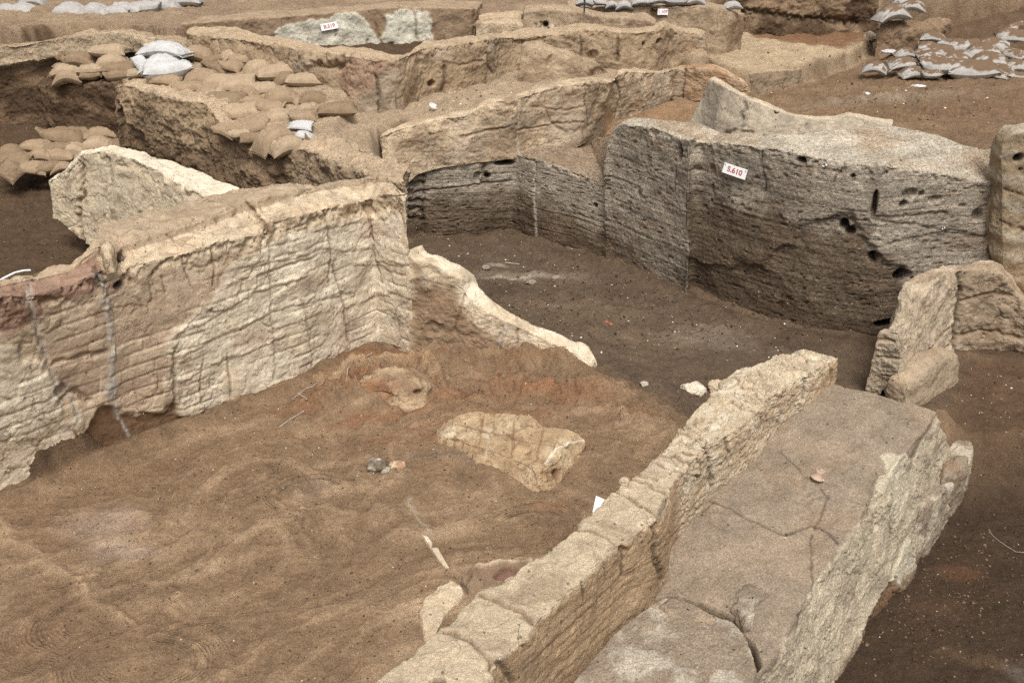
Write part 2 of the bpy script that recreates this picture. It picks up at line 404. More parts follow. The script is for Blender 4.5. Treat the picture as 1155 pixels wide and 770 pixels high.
S.col = mix(S.col, C_PINK, pinkz * (0.3 + 0.5 * hb) * 0.8)
S.col = mix(S.col, C_UPD, 0.38 * sstep(0.05, 0.4, fbm(S.G * np.array([1, 1, 3]), 2.2, 4, 40)))
S.col = mix(S.col, C_PLAST2, 0.4 * sstep(0.0, 0.35, fbm(S.G, 3, 4, 44)))
S.col = mix(S.col, C_BROWN, 0.30 * bm * (1 - pl1))
S.col = mix(S.col, mix(np.tile(C_PLAST, (len(S.G), 1)), C_PLAST2, sstep(0.05, 0.5, fbm(S.G, 1.9, 4, 51)) * 0.75), pl1 * 0.93)
S.col = mix(S.col, C_UPD, pl1 * edge * 0.5)  # dark shading lines along the flake edges, painted into the colour
cr1, pc = plates(S, (3.0, 3.0, 4.2), .010, .007, .028, pl1, 3, C_UPD, .7, (-.2, .2)); plates(S, (9, 9, 8), .003, .006, .05, pl1, 8, C_BROWN, .6, (.1, .35))
S.col = mix(S.col, C_PLAST2, pl1 * (pc > .72) * .5); S.col = mix(S.col, C_PLAST * 1.05, pl1 * (pc < .25) * .5)
plates(S, (5, 5, 7), .005, .008, .05, face * (1 - pl1), 14, C_BROWN, .5, (.0, .3))
S.col = mix(S.col, C_PLAST2, (hb > .6) * face * (1 - pl1) * .55); S.col = mix(S.col, C_PINK, (hb < .25) * face * (1 - pl1) * .45)
S.col = mix(S.col, C_PINK, pl1 * 0.5 * sstep(0.28, 0.45, fbm(S.G, 2.8, 3, 61)))
S.col = mix(S.col, C_TAN, topband * 0.8)
top = (S.strip >= 0.93)
S.col = mix(S.col, mix(np.tile(C_PLAST2, (len(S.G), 1)), C_TAN, sstep(-0.2, 0.3, fbm(S.G, 3.5, 4, 70))), top * 1.0)
S.col = mix(S.col, C_UPD, (S.strip > 2.0) * 0.55)
plates(S, (7, 7, 7), .012, .010, .05, 1.0 * ((S.strip > .95) & (S.strip < 2.2)), 24, C_UPD, .7, (-.3, .1)); S.col = mix(S.col, C_UPD, top * .5 * sstep(.1, .45, fbm(S.G, 9, 4, 93)))
redz = S.zone([(-140, 330), (-140, 385), (20, 372), (45, 356), (60, 343), (118, 330), (114, 290), (100, 280), (30, 300)], 0.03, 0.05, seed=9) * ((S.strip < 2.4))
S.col = mix(S.col, C_RED, redz * 0.8)
S.col = mix(S.col, C_DARK, redz * 0.4 * sstep(0.1, 0.4, fbm(S.G, 5, 4, 90)))
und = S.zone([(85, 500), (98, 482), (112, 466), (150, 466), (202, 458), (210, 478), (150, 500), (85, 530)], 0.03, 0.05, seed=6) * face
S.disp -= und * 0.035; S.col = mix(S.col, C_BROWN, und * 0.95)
for ln, w, d in (([(30, 326), (36, 345), (41, 370), (50, 395), (60, 425), (68, 455)], .016, .02), ([(72, 430), (80, 450), (88, 470)], .012, .015)):
    S.groove(ln, w, d, C_GROUT, 0.8)
for ln, w in (([(111, 309), (117, 325), (121, 350)], .024), ([(121, 350), (125, 372), (129, 398)], .020), ([(127, 396), (125, 418), (126, 440)], .036), ([(121, 434), (130, 455), (136, 472)], .022), ([(139, 475), (144, 485), (149, 496)], .013)):
    S.groove(ln, w, -0.012, C_GROUT, 0.95, 0.2)
for ln in ([(306, 312), (306, 350), (310, 392), (308, 425)], [(340, 338), (346, 370), (351, 402), (350, 418)], [(391, 348), (393, 370), (394, 392)], [(298, 260), (304, 282), (303, 310)]):
    S.groove(ln, .012, .012, C_GREY, 0.6)
for ln, w, d in (([(277, 228), (284, 240), (298, 252), (306, 272)], .018, .05), ([(367, 236), (370, 262), (373, 290), (370, 318)], .014, .035), ([(414, 226), (418, 255), (423, 290), (430, 318)], .014, .035),
                 ([(375, 300), (386, 340), (392, 385)], .012, .025), ([(195, 392), (197, 430), (198, 465)], .016, .03), ([(240, 322), (243, 300), (240, 282)], .01, .02), ([(256, 398), (258, 430), (259, 452)], .010, .02), ([(228, 455), (226, 430), (230, 400)], .009, .02),
                 ([(210, 283), (208, 300), (215, 320)], .008, .015), ([(145, 303), (150, 320)], .008, .015), ([(168, 318), (172, 340)], .008, .015), ([(182, 312), (186, 330)], .008, .015)):
    S.groove(ln, w, d, C_BROWN, 0.55)
for ln in ([(275, 306), (292, 300), (312, 295), (340, 290), (365, 280), (385, 284), (420, 281)], [(245, 330), (270, 318), (300, 308), (330, 296), (350, 293)], [(200, 376), (235, 362), (262, 345), (290, 330), (318, 322), (345, 312)], [(205, 402), (240, 384), (270, 372), (300, 356), (330, 345), (360, 338), (400, 330)],
           [(204, 432), (240, 412), (280, 398), (320, 380)], [(355, 262), (400, 252), (440, 246)], [(400, 300), (430, 296), (455, 300)], [(395, 345), (425, 335), (450, 330)]):
    S.groove(ln, .008, .007, C_UPD, 0.4, .9)
    S.groove([(a, b - 4) for a, b in ln], .03, -0.010, C_PLAST, .3)
for ln in ([(70, 450), (85, 440), (100, 452)], [(60, 410), (90, 402), (118, 398)]): S.groove(ln, .02, .03, C_BROWN, .4)
S.hole(135, 322, .05, .045, .06, C_DARK); S.hole(292, 256, .05, .035, .04, C_GREY)
S.hole(135, 290, .10, .035, .09, C_DARK)
S.hole(68, 440, .07, .05, .05)
S.groove([(104, 298), (108, 304), (114, 318)], .014, .05, C_DARK, .7)
S.groove([(36, 330), (34, 320), (20, 314)], .010, .03, C_GROUT, .7)
L_WALL = S
i0_ = S.near(118, 278); KNOB = S.G[i0_].copy()
S.build('mudbrick_wall', M_PLAST, 'long tall mudbrick wall with flaking cream plaster face and reddish burnt corner', 'wall')

# ------------------------------------------------------------------ low plastered stub running from its corner into the room
def sw(base, top, th=0.17, zb=0.0):
    b = P(*base, zb); a = Y(*top, b[1] + 0.05)
    d = np.array([0.62, 0.78]) * th
    return [drop(b, zb - 0.12), a, back(a, d[0], d[1], -0.005), back(drop(a, -0.3), d[0] * 1.7, d[1] * 1.7)]
S = Loft([sw((462, 400), (458, 284), .2), sw((474, 401), (466, 292), .2), sw((500, 404), (484, 297), .19), sw((520, 405), (503, 304), .19), sw((532, 406), (520, 313), .19), sw((537, 406), (524, 329), .19), sw((550, 408), (540, 346), .19),
          sw((575, 409), (574, 363), .19), sw((598, 410), (600, 375), .19), sw((618, 412), (622, 386), .19), sw((640, 414), (645, 396), .19), sw((662, 418), (668, 408), .08)], res=0.010, caps=(0, 1), smooth=10)
relief(S, 0.03, 0.022, 0.006, 0.02, 12)
S.col[:] = C_PLAST2
S.col = mix(S.col, C_PLAST, sstep(-0.2, 0.3, fbm(S.G, 3, 4, 3)) * 0.7)
low = S.zone([(462, 305), (496, 322), (520, 342), (560, 374), (600, 392), (640, 406), (640, 440), (462, 440)], .08, .07) * (S.strip < 0.98)
S.col = mix(S.col, lin(140, 112, 86), low * 0.85); S.col = mix(S.col, C_UPD, sstep(0.1, 0.4, fbm(S.G, 4, 4, 21)) * 0.4)  # soil brown plus the face's shade painted into the colour below the crest
S.groove([(568, 368), (563, 385), (562, 405)], .012, .015, C_GROUT, .7); S.groove([(575, 365), (571, 380), (563, 408)], .009, .01, C_GROUT, .8)
S.groove([(525, 330), (520, 352), (512, 372)], .010, .03, C_BROWN, .5); S.groove([(585, 372), (583, 392)], .012, .03, C_BROWN, .5)
S.hole(490, 372, .12, .10, .03, None)
STUB = S
S.build('low_wall', M_PLAST, 'low eroded plaster wall sloping down from the tall wall corner to a pointed tip', 'wall')

# ------------------------------------------------------------------ dark layered section round the central pit
ZP = -0.12
def se(base, top, bt=None, zt=None, bz=0.02, yb=0.05):
    b = P(*base, ZP); a = Y(*top, b[1] + yb)
    k = back(a, 0.10, 0.30, 0.0) if bt is None else P(bt[0], bt[1], a[2] + bz)
    return [drop(b, ZP - 0.12), a, k, back(drop(k, -0.2), 0.05, 0.1)]
S = Loft([
    se((452, 277), (448, 205)), se((474, 269), (470, 190)), se((519, 268), (520, 181)), se((576, 262), (583, 174)),
    se((602, 272), (606, 180), (604, 166)), se((640, 280), (645, 193), (640, 161)), se((676, 291), (682, 207), (664, 158)),
    se((680, 293), (684, 206), (666, 158), yb=.04), se((684, 295), (680, 185), (690, 150), yb=.05), se((690, 297), (690, 148), (698, 138), yb=.1), se((700, 301), (701, 139), (716, 132), yb=.12),
    se((735, 315), (737, 144), (745, 136), bz=.03), se((762, 327), (762, 154), (775, 138), bz=.04), se((777, 336), (777, 159), (798, 142), bz=.05), se((783, 328), (783, 160.5), (808, 148), bz=.05, yb=-.05), se((792, 332), (792, 161), (815, 150), bz=.05), se((830, 348), (831, 163), (850, 152), bz=.06),
    se((870, 362), (872, 167), (900, 150), bz=.08), se((911, 374), (914, 176), (950, 145), bz=.10), se((950, 380), (952, 183), (1010, 143), bz=.11), se((990, 386), (992, 187), (1060, 153), bz=.11), se((1030, 382), (1034, 193), (1086, 163), bz=.11),
    se((1068, 378), (1070, 198), (1110, 167), bz=.11), se((1110, 375), (1112, 206), (1140, 169), bz=.1), se((1180, 374), (1180, 216), (1190, 175), bz=.1), se((1290, 374), (1290, 232), (1290, 185), bz=.1)],
    res=0.0125, caps=(0, 0), smooth=4)
relief(S, 0.028, 0.012, 0.006, 0.0, 41)
f = (S.strip < 0.99)
zz = S.G[:, 2] + 0.05 * fbm(S.G * np.array([1, 1, .3]), 0.9, 3, 9) + 0.02 * S.G[:, 0]
lay = perlin(np.stack([S.G[:, 0] * .5, S.G[:, 1] * .5, zz * 22], 1), 1, 4) + .7 * perlin(np.stack([S.G[:, 0] * 1.1, S.G[:, 1] * 1.1, zz * 55], 1), 1, 8)
S.disp += f * 0.0035 * lay
pk = f * sstep(.42, .6, perlin(S.G * np.array([13, 13, 34]), 1, 91) + .25 * fbm(S.G, 2, 2, 7)); S.disp -= .012 * pk
thin = f * sstep(0.32, 0.6, perlin(np.stack([S.G[:, 0] * .8, S.G[:, 1] * .8, zz * 34], 1), 1, 15))
S.disp -= 0.005 * thin
S.col[:] = C_GREY
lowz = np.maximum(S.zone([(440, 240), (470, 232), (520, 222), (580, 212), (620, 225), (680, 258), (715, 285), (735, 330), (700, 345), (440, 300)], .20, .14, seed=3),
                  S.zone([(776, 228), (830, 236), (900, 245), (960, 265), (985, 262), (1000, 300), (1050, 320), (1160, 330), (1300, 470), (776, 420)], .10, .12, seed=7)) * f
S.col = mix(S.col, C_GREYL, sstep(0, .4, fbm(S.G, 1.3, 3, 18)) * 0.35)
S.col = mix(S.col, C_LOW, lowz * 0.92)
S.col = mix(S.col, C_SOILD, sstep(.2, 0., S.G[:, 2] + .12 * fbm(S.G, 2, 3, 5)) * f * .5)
S.col = S.col * (1 + 0.13 * lay * f)[:, None]
S.col = mix(S.col, C_DARK, thin * 0.45)
S.col = mix(S.col, C_UPD, f * 0.5 * sstep(.25, .5, fbm(S.G * np.array([1, 1, 4]), 1.6, 3, 66)))
tp = sstep(.97, 1.02, S.strip)
S.col = mix(S.col, mix(np.tile(C_GREYL, (len(S.G), 1)), C_UP, sstep(-.1, .4, fbm(S.G, 1.5, 4, 33)) * .8), tp)
S.col = mix(S.col, C_GREYL * 1.1, np.exp(-((S.strip - 1.06) / .1) ** 2) * .6)
S.col = mix(S.col, C_DARK, pk * .45); chips(S, 1.0, .035, 3, .06)
leg = S.zone([(585, 174), (604, 164), (664, 156), (688, 150), (686, 208), (645, 193)], .03, .03, seed=2) * (S.strip > .97)
S.col = mix(S.col, C_UPD, leg * .8)
rec = S.zone([(777, 290), (790, 300), (860, 300), (900, 262), (955, 240), (972, 262), (1010, 300), (1060, 330), (1150, 345), (1300, 480), (777, 420)], .03, .05, seed=11) * f
S.disp -= rec * .035
S.hole(766, 172, .045, .12, .12, C_DARK); S.hole(986, 231, .035, .15, .12, C_LOW); S.hole(952, 255, .05, .07, .12, C_DARK); S.hole(959, 262, .06, .05, .10, C_DARK); S.hole(986, 291, .07, .07, .14, C_DARK)
S.hole(1021, 230, .05, .04, .16, C_DARK); S.hole(1026, 220, .09, .07, .05); S.hole(1040, 219, .04, .04, .05); S.hole(1056, 226, .09, .05, .04); S.hole(1102, 243, .07, .08, .08); S.hole(1119, 252, .07, .06, .12, C_DARK)
S.hole(1020, 312, .10, .08, .16, C_DARK); S.hole(903, 181, .06, .035, .10, C_DARK); S.hole(803, 213, .025, .06, .06, C_UPD); S.hole(802, 226, .02, .02, .06, C_DARK)
S.hole(803, 191, .05, .06, .04); S.hole(786, 190, .05, .04, .03); S.hole(962, 199, .03, .02, .06, C_DARK); S.hole(671, 232, .04, .035, .08, C_DARK)
S.hole(570, 184, .15, .045, .12, C_DARK); S.hole(551, 199, .045, .04, .10, C_DARK); S.hole(538, 200, .05, .08, .06); S.hole(722, 220, .05, .04, .03); S.hole(1000, 366, .14, .05, .12, C_DARK)
S.groove([(545, 178), (546, 192), (547, 208)], .03, .05, C_LOW, .4)
S.groove([(602, 184), (602, 215), (605, 245), (606, 274)], .018, .012, C_GREYL, .8, .1)
for y_ in (197, 207, 217, 226, 236, 246): S.groove([(463, y_ + 1), (470, y_), (477, y_ + 1)], .030, .07, C_DARK, .6)
S.groove([(479, 192), (478, 225), (477, 262)], .02, .03, C_DARK, .3)
for ln, w, d in (([(777, 160), (776, 200), (777, 240), (779, 290), (780, 325)], .016, .05), ([(762, 190), (761, 215)], .010, .03), ([(858, 168), (858, 185), (861, 200), (862, 215)], .010, .03),
                 ([(920, 248), (955, 246)], .01, .02), ([(990, 245), (1030, 244), (1070, 240)], .012, .03), ([(950, 190), (940, 205)], .01, .02),
                 ([(480, 215), (540, 208), (580, 204)], .012, .02),                  ([(900, 250), (990, 248), (1090, 262)], .010, .02), ([(1000, 275), (1060, 262), (1120, 268)], .010, .025)):
    S.groove(ln, w, d, C_DARK, .6)
SECT = S
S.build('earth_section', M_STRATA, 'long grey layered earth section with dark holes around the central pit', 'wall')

# ------------------------------------------------------------------ brown mudbrick wall standing on the section's left half
def uw(base, zb, top, bt=None, bd=.16, yb=.04):
    b = P(*base, zb) if bt is None or not isinstance(bt, str) else P(*base, zb)
    a = Y(*top, b[1] + yb); k = back(a, .06, bd + .22, -.03)
    return [drop(b, zb - .04), a, k, back(drop(k, zb - .3), .03, .12)]
def uy(base, y, top, bd=.18, yb=.04):
    b = Y(*base, y); a = Y(*top, y + yb); k = back(a, .06, bd + .22, -.03)
    return [back(b, 0, 0, -.05), a, k, back(drop(k, b[2] - .4), .03, .12)]
def pit_y(px): return float(np.interp(px, [452, 474, 519, 576], [P(452, 277, ZP)[1], P(474, 269, ZP)[1], P(519, 268, ZP)[1], P(576, 262, ZP)[1]]))
cw = []
for (bx, by), (tx, ty) in (((440, 216), (424, 154)), ((452, 208), (434, 149)), ((472, 192), (456, 143)), ((493, 186), (484, 136)), ((520, 181), (503, 131)), ((540, 179), (524, 130)), ((560, 177), (548, 114)), ((581, 175), (583, 110))):
    cw.append(uy((bx, by), pit_y(bx) + .0, (tx, ty), .15 if bx < 545 else .22))
cw.append(uw((610, 168), .87, (612, 101))); cw.append(uw((640, 164), .88, (640, 95))); cw.append(uw((656, 162), .89, (664, 91))); cw.append(uw((672, 152), .90, (690, 93)))
cw.append(uw((682, 144), .92, (697, 84))); cw.append(uw((700, 136), .94, (712, 80))); cw.append(uw((726, 127), .96, (730, 81))); cw.append(uw((748, 118), .98, (748, 81))); cw.append(uw((762, 109), 1.0, (768, 76))); cw.append(uw((785, 111), 1.02, (786, 75))); cw.append(uw((820, 106), 1.1, (808, 78), bd=.3)); cw.append(uw((852, 104), 1.15, (842, 92), bd=.25))
W2COLS = list(cw)
S = Loft(cw, res=.0125, caps=(1, 1), smooth=20)
f = S.strip < .98
relief(S, .05, .012, .005, 0, 61); brick_relief(S, .10, .4, .005, 13)
nn = fbm(S.G * np.array([1, 1, 2]), 2.4, 5, 88); S.disp += .022 * terrace(nn, 3, .2) * f; ed = sstep(.8, .97, (nn * 4) % 1.)
S.col[:] = C_UP; S.col = mix(S.col, C_TAN, sstep(-.1, .3, fbm(S.G, 2.2, 4, 15))); S.col = mix(S.col, C_GREY, .55 * sstep(.05, .4, fbm(S.G, 1.6, 3, 25)))
S.col = mix(S.col, C_UPD, ed * .5 * f); S.col = mix(S.col, C_TAN, .35 * (~f)); S.col = mix(S.col, C_BROWN, .4 * sstep(.2, .45, fbm(S.G * np.array([1, 1, 2.5]), 3, 4, 35)))
red = S.zone([(772, 74), (850, 88), (856, 110), (800, 118), (772, 108)], .05, .05); S.col = mix(S.col, lin(160, 125, 94), red * .8)
plates(S, (2.6, 2.6, 3.4), .010, .012, .03, f, 23, C_BROWN, .6, (.0, .4)); chips(S, 1.0, .04, 9, .14, 6)
S.col = mix(S.col, C_PLAST2, .35 * f * sstep(.0, .4, fbm(S.G, 1.4, 3, 95)))
for ln, w, d, c in (([(486, 150), (483, 172), (481, 196)], .014, .03, C_GREY), ([(513, 134), (514, 155), (516, 187)], .018, .02, C_GREYL), ([(586, 112), (586, 140), (586, 172)], .018, .015, C_GREYL), ([(660, 95), (662, 120), (664, 143)], .010, .03, C_BROWN),
                    ([(697, 92), (698, 112), (694, 132)], .016, .06, C_DARK), ([(690, 80), (691, 90), (697, 95)], .02, .06, C_DARK), ([(746, 84), (746, 116)], .010, .04, C_BROWN), ([(772, 78), (771, 92), (769, 110)], .014, .06, C_DARK),
                    ([(520, 155), (540, 150), (575, 143), (584, 140)], .014, .02, C_BROWN), ([(586, 148), (620, 140), (660, 138)], .012, .02, C_BROWN), ([(600, 120), (640, 125), (660, 120)], .01, .02, C_BROWN), ([(616, 125), (624, 140), (640, 150)], .01, .025, C_BROWN)):
    S.groove(ln, w, d, c, .6)
S.hole(724, 92, .025, .035, .06, C_DARK); S.hole(737, 108, .03, .045, .07, C_DARK)
W2S = S
S.build('mudbrick_wall', M_BRICK, 'brown cracked mudbrick wall with a wavy top above the dark layered pit corner', 'wall')

# ------------------------------------------------------------------ leaning grey plaster fragment behind the section
def rw(base, top, zb, th=.16, lean=.12):
    b = P(*base, zb); a = Y(*top, b[1] + lean)
    return [drop(b, zb - .1), a, back(a, .05, th, -.01), back(drop(a, zb - .3), .08, th + .12)]
S = Loft([rw((775, 134), (797, 97), 1.60, .1), rw((790, 138), (803, 90), 1.60), rw((806, 146), (816, 97), 1.61), rw((824, 151), (840, 108), 1.63), rw((845, 154), (862, 118), 1.64), rw((875, 154), (890, 129), 1.66), rw((905, 152), (918, 134), 1.67), rw((935, 150), (942, 134), 1.68), rw((950, 149), (956, 128), 1.69), rw((980, 147), (984, 134), 1.70), rw((1004, 148), (1008, 139), 1.71)], res=.0125, caps=(1, 1), smooth=4)
relief(S, .025, .012, .005, .015, 71)
S.col[:] = lin(178, 164, 143); S.col = mix(S.col, C_GREY, sstep(0, .4, fbm(S.G, 3, 4, 3)) * .6); S.col = mix(S.col, C_PLAST2, (S.strip > .98) * .6)
S.groove([(847, 108), (841, 118), (836, 130), (835, 148)], .03, .025, C_GREY * .6, .8); S.hole(876, 126, .03, .025, .05, C_DARK); S.hole(910, 144, .03, .06, .02, C_GREY); S.groove([(815, 151), (830, 146), (850, 150)], .015, .03, C_BROWN, .6)
S.build('plaster_wall', M_PLAST, 'smooth grey plaster wall fragment tapering away behind the layered section', 'wall')

# ------------------------------------------------------------------ striped wall end at the right frame edge
def ry(base, zb, top, dxb=.1, dyb=.5):
    b = P(*base, zb); a = Y(*top, b[1] + .06)
    return [drop(b, zb - .2), a, back(a, dxb, dyb, 0), back(drop(a, zb - .2), dxb * 1.2, dyb * 1.2)]
S = Loft([ry((1138, 383), -.1, (1129, 160), .05, .25), ry((1148, 384), -.1, (1142, 149), .05, .25), ry((1175, 385), -.1, (1170, 147), .05, .25), ry((1300, 392), -.1, (1310, 160), .05, .25)], res=.014, caps=(1, 0), smooth=8)
relief(S, .04, .018, .006, 0, 81); f = S.strip < .98
bands = np.sin(S.G[:, 2] * 26 + 2.5 * fbm(S.G, 1.2, 3, 2))
S.col[:] = lin(158, 139, 113); S.col = mix(S.col, C_GREYL, sstep(.1, .8, bands) * .45); S.col = mix(S.col, lin(150, 118, 84), sstep(.9, .3, S.G[:, 2]) * .8)
S.disp += .003 * bands; S.hole(1150, 178, .05, .05, .12, C_DARK); S.hole(1152, 192, .02, .02, .05, C_DARK); S.groove([(1128, 250), (1145, 258), (1160, 262)], .015, .05, C_BROWN, .6); S.groove([(1132, 215), (1160, 222)], .012, .03, C_BROWN, .5)
S.build('mudbrick_wall', M_BRICK, 'tan striped mudbrick wall end with a round dark hole at the right frame edge', 'wall')

# ------------------------------------------------------------------ L-shaped wall stub at the right, with its bench
zq = -.14
def r2(base, ft, bt, yb=.03, bk=None):
    b = P(*base, zq); a = Y(*ft, b[1] + yb); k = Y(*bt, b[1] + (.26 if bk is None else bk))
    return [drop(b, zq - .6), a, k, back(drop(k, zq - .6), -.03, .06)]
S = Loft([r2((1030, 456), (1014, 374), (990, 373), bk=.12), r2((1036, 449), (1022, 370), (1000, 369), bk=.14), r2((1044, 441), (1032, 356), (1011, 355)), r2((1049, 436), (1036, 346), (1010, 337)), r2((1056, 428), (1046, 327), (1017, 321)), r2((1066, 418), (1060, 313), (1040, 308)), r2((1076, 408), (1071, 306), (1054, 300), bk=.22),
          r2((1082, 402), (1079, 304), (1078, 297), bk=.30), r2((1090, 400), (1086, 303), (1086, 296), bk=.35), r2((1110, 399), (1108, 302), (1108, 295), bk=.35), r2((1128, 399), (1128, 309), (1128, 301), bk=.3), r2((1150, 400), (1148, 332), (1146, 322), bk=.25), r2((1175, 404), (1165, 352), (1165, 346), bk=.2)], res=.0105, caps=(1, 1), smooth=12)
relief(S, .05, .028, .007, .012, 91); plates(S, (4, 4, 6), .012, .012, .04, 1.0, 33, C_BROWN, .5, (0, .4)); f = S.strip < .98
S.col[:] = lin(186, 168, 143); S.col = mix(S.col, C_UPD, sstep(.1, .4, fbm(S.G * np.array([1, 1, 2]), 2.5, 4, 3)) * .6)
S.col = mix(S.col, C_GREY, sstep(.05, .4, fbm(S.G, 2, 3, 7)) * .4)
S.col = mix(S.col, C_GREYL, S.cap * .35 * sstep(-.1, .3, fbm(S.G, 5, 3, 12)))
S.col = mix(S.col, C_UPD, S.zone([(1082, 300), (1160, 320), (1175, 410), (1082, 410)], .05, .05) * .6)
S.groove([(1080, 302), (1083, 330), (1080, 360), (1077, 392)], .020, .06, C_DARK, .7); S.groove([(1001, 372), (1013, 378), (1016, 392), (1014, 405)], .008, .02, C_BROWN, .5)
for ln in ([(991, 384), (1008, 384)], [(992, 403), (1014, 405)], [(994, 424), (1018, 428)]): S.groove(ln, .014, .025, C_BROWN, .5)
for ln in ([(1040, 400), (1060, 380), (1078, 368)], [(1036, 420), (1056, 402), (1078, 385)], [(1086, 340), (1120, 330), (1140, 335)], [(1086, 378), (1110, 372), (1148, 380)]): S.groove(ln, .016, .025, C_BROWN, .4)
R2O = S.build('wall_stub', M_BRICK, 'stepped pale mudbrick wall stub with a low bench, standing before the layered section', 'wall')
def bench(fb, ft, bk):
    b = P(*fb, -.2); a = Y(*ft, b[1] + .02); k = back(a, -.14, .16, .03)
    return [drop(b, -.7), a, k, drop(k, -.7)]
S = Loft([bench((1018, 474), (1026, 436), 0), bench((1046, 464), (1050, 414), 0), bench((1066, 450), (1070, 404), 0), bench((1084, 436), (1085, 398), 0)], res=.011, caps=(1, 1), smooth=45)
relief(S, .05, .018, .005, 0, 95); S.col[:] = lin(172, 153, 128); S.col = mix(S.col, C_UPD, sstep(0, .4, fbm(S.G, 3, 4, 2)) * .4)
S.build('bench', M_BRICK, None, None, R2O)

# ------------------------------------------------------------------ low wall in the foreground and the mud platform beside it
def nw(lf, rt, zt, rb, zb):
    a = P(*rt, zt); l = P(*lf, zt)
    b = Y(*rb, a[1] - .02) if rb else drop(a, zb)
    b = np.array([a[0] + .02, a[1] - .02, zb])
    return [drop(b, zb - .12), a, l, back(drop(l, -.15), -.03, .02)]
ncol = [((352, 830), (505, 815), .60), ((419, 770), (553, 769), .61), ((444, 751), (560, 744), .61), ((484, 717), (597, 715), .62), ((512, 692), (618, 690), .62), ((540, 664), (655, 656), .63), ((587, 639), (680, 632), .63), ((624, 617), (699, 615), .64), ((646, 602), (722, 601), .64), ((652, 594), (741, 588), .65), ((680, 564), (756, 569), .65),
        ((696, 549), (757, 549), .655), ((712, 538), (770, 534), .66), ((738, 512), (790, 517), .66), ((754, 496), (803, 502), .665), ((763, 484), (820, 491), .665), ((780, 466), (838, 480), .67), ((799, 444), (858, 463), .67), ((815, 429), (872, 446), .675), ((830, 416), (897, 431), .675), ((855, 409), (915, 421), .68), ((877, 399), (928, 412), .68), ((905, 393), (946, 403), .68)]
def plat_z(px): return float(np.interp(px, [500, 640, 700, 745, 800, 860, 905, 946], [-.12, -.08, -.02, .06, .2, .26, .38, .46]))
def nwz(rt):
    return plat_z(rt[0] + 15)
S = Loft([nw(l, r, z, None, nwz(r)) for l, r, z in ncol][::1], res=.0098, caps=(0, 1), smooth=11)
topm = sstep(.95, 1.05, S.strip) * (S.strip < 2.0)
relief(S, .02, .012, .005, 0, 101)
far = S.zone([(735, 520), (765, 480), (800, 440), (905, 385), (955, 400), (905, 480), (830, 545), (790, 600), (760, 590)], .08, .05)
bl = fbm(S.G, 8, 3, 55); S.disp += far * (.018 * terrace(fbm(S.G, 6, 4, 57), 3, .25) + .012 * bl)
bm, hb, bp = brick_relief(S, .075, .5, .004, 21)
S.col[:] = C_COPE; S.col = mix(S.col, lin(182, 152, 118), (S.strip < .97) * .8); S.col = mix(S.col, C_PLAST2, far * .75)
S.col = mix(S.col, C_PLAST, far * sstep(0, .4, fbm(S.G, 6, 4, 8)) * .7)
S.col = mix(S.col, C_UPD, .5 * sstep(.1, .45, fbm(S.G, 3.5, 4, 19)) * (1 - far * .5)); S.col = mix(S.col, C_BROWN, .35 * bm * (S.strip < .97))
plates(S, (6, 6, 6), .034, .022, .06, far * (S.strip > .9), 43, C_UPD, .7, (-.4, 0)); plates(S, (11, 11, 11), .008, .010, .07, far, 47, C_BROWN, .45, (-.2, .2)); chips(S, 1.0, .03, 7, .10, 8); chips(S, 2.0, .03, 8, .10, 8)
lines = ([(540, 669), (553, 673), (570, 682), (590, 692), (602, 702)], [(503, 713), (520, 718), (534, 728), (548, 740), (554, 748), (557, 768)], [(649, 598), (665, 600), (682, 606), (696, 614), (705, 622)], [(694, 553), (712, 562), (728, 572), (741, 583)],
         [(760, 486), (776, 490), (792, 497)], [(740, 520), (755, 526), (775, 533), (789, 540)], [(709, 539), (730, 545), (750, 556), (756, 566)], [(718, 534), (740, 540)])
for ln in lines: S.groove(ln, .05, -.014); S.groove(ln, .014, .036, C_BROWN, .6)
for ln, w, d in (([(738, 508), (760, 512), (778, 518), (796, 524)], .018, .05), ([(796, 500), (801, 515), (803, 535), (804, 552)], .026, .10), ([(752, 560), (742, 590), (738, 612), (741, 635), (748, 655)], .022, .08), ([(700, 616), (704, 632), (702, 650)], .010, .02), ([(858, 464), (862, 480)], .012, .04), ([(655, 658), (658, 676)], .01, .02), ([(818, 493), (822, 512)], .01, .03), ([(908, 425), (907, 450)], .016, .06), ([(937, 412), (938, 430)], .014, .05), ([(560, 745), (580, 770)], .015, .03), ([(680, 635), (684, 655)], .008, .015)):
    S.groove(ln, w, d, C_DARK, .55)
for a in range(9):
    x0 = 560 + a * 22; S.groove([(x0 + 30, 755 - a * 21), (x0 + 60, 728 - a * 20), (x0 + 92, 702 - a * 19)], .006, .006, C_BROWN, .35)
S.hole(494, 768, .045, .035, .05, C_DARK); S.hole(857, 468, .03, .02, .05, C_DARK); S.hole(776, 508, .05, .025, .05, C_BROWN); S.hole(784, 515, .03, .02, .05, C_DARK)
N_WALL = S
S.build('mudbrick_wall', M_COPE, 'low foreground mudbrick wall with a broad pale cracked top crossing the lower right', 'wall')

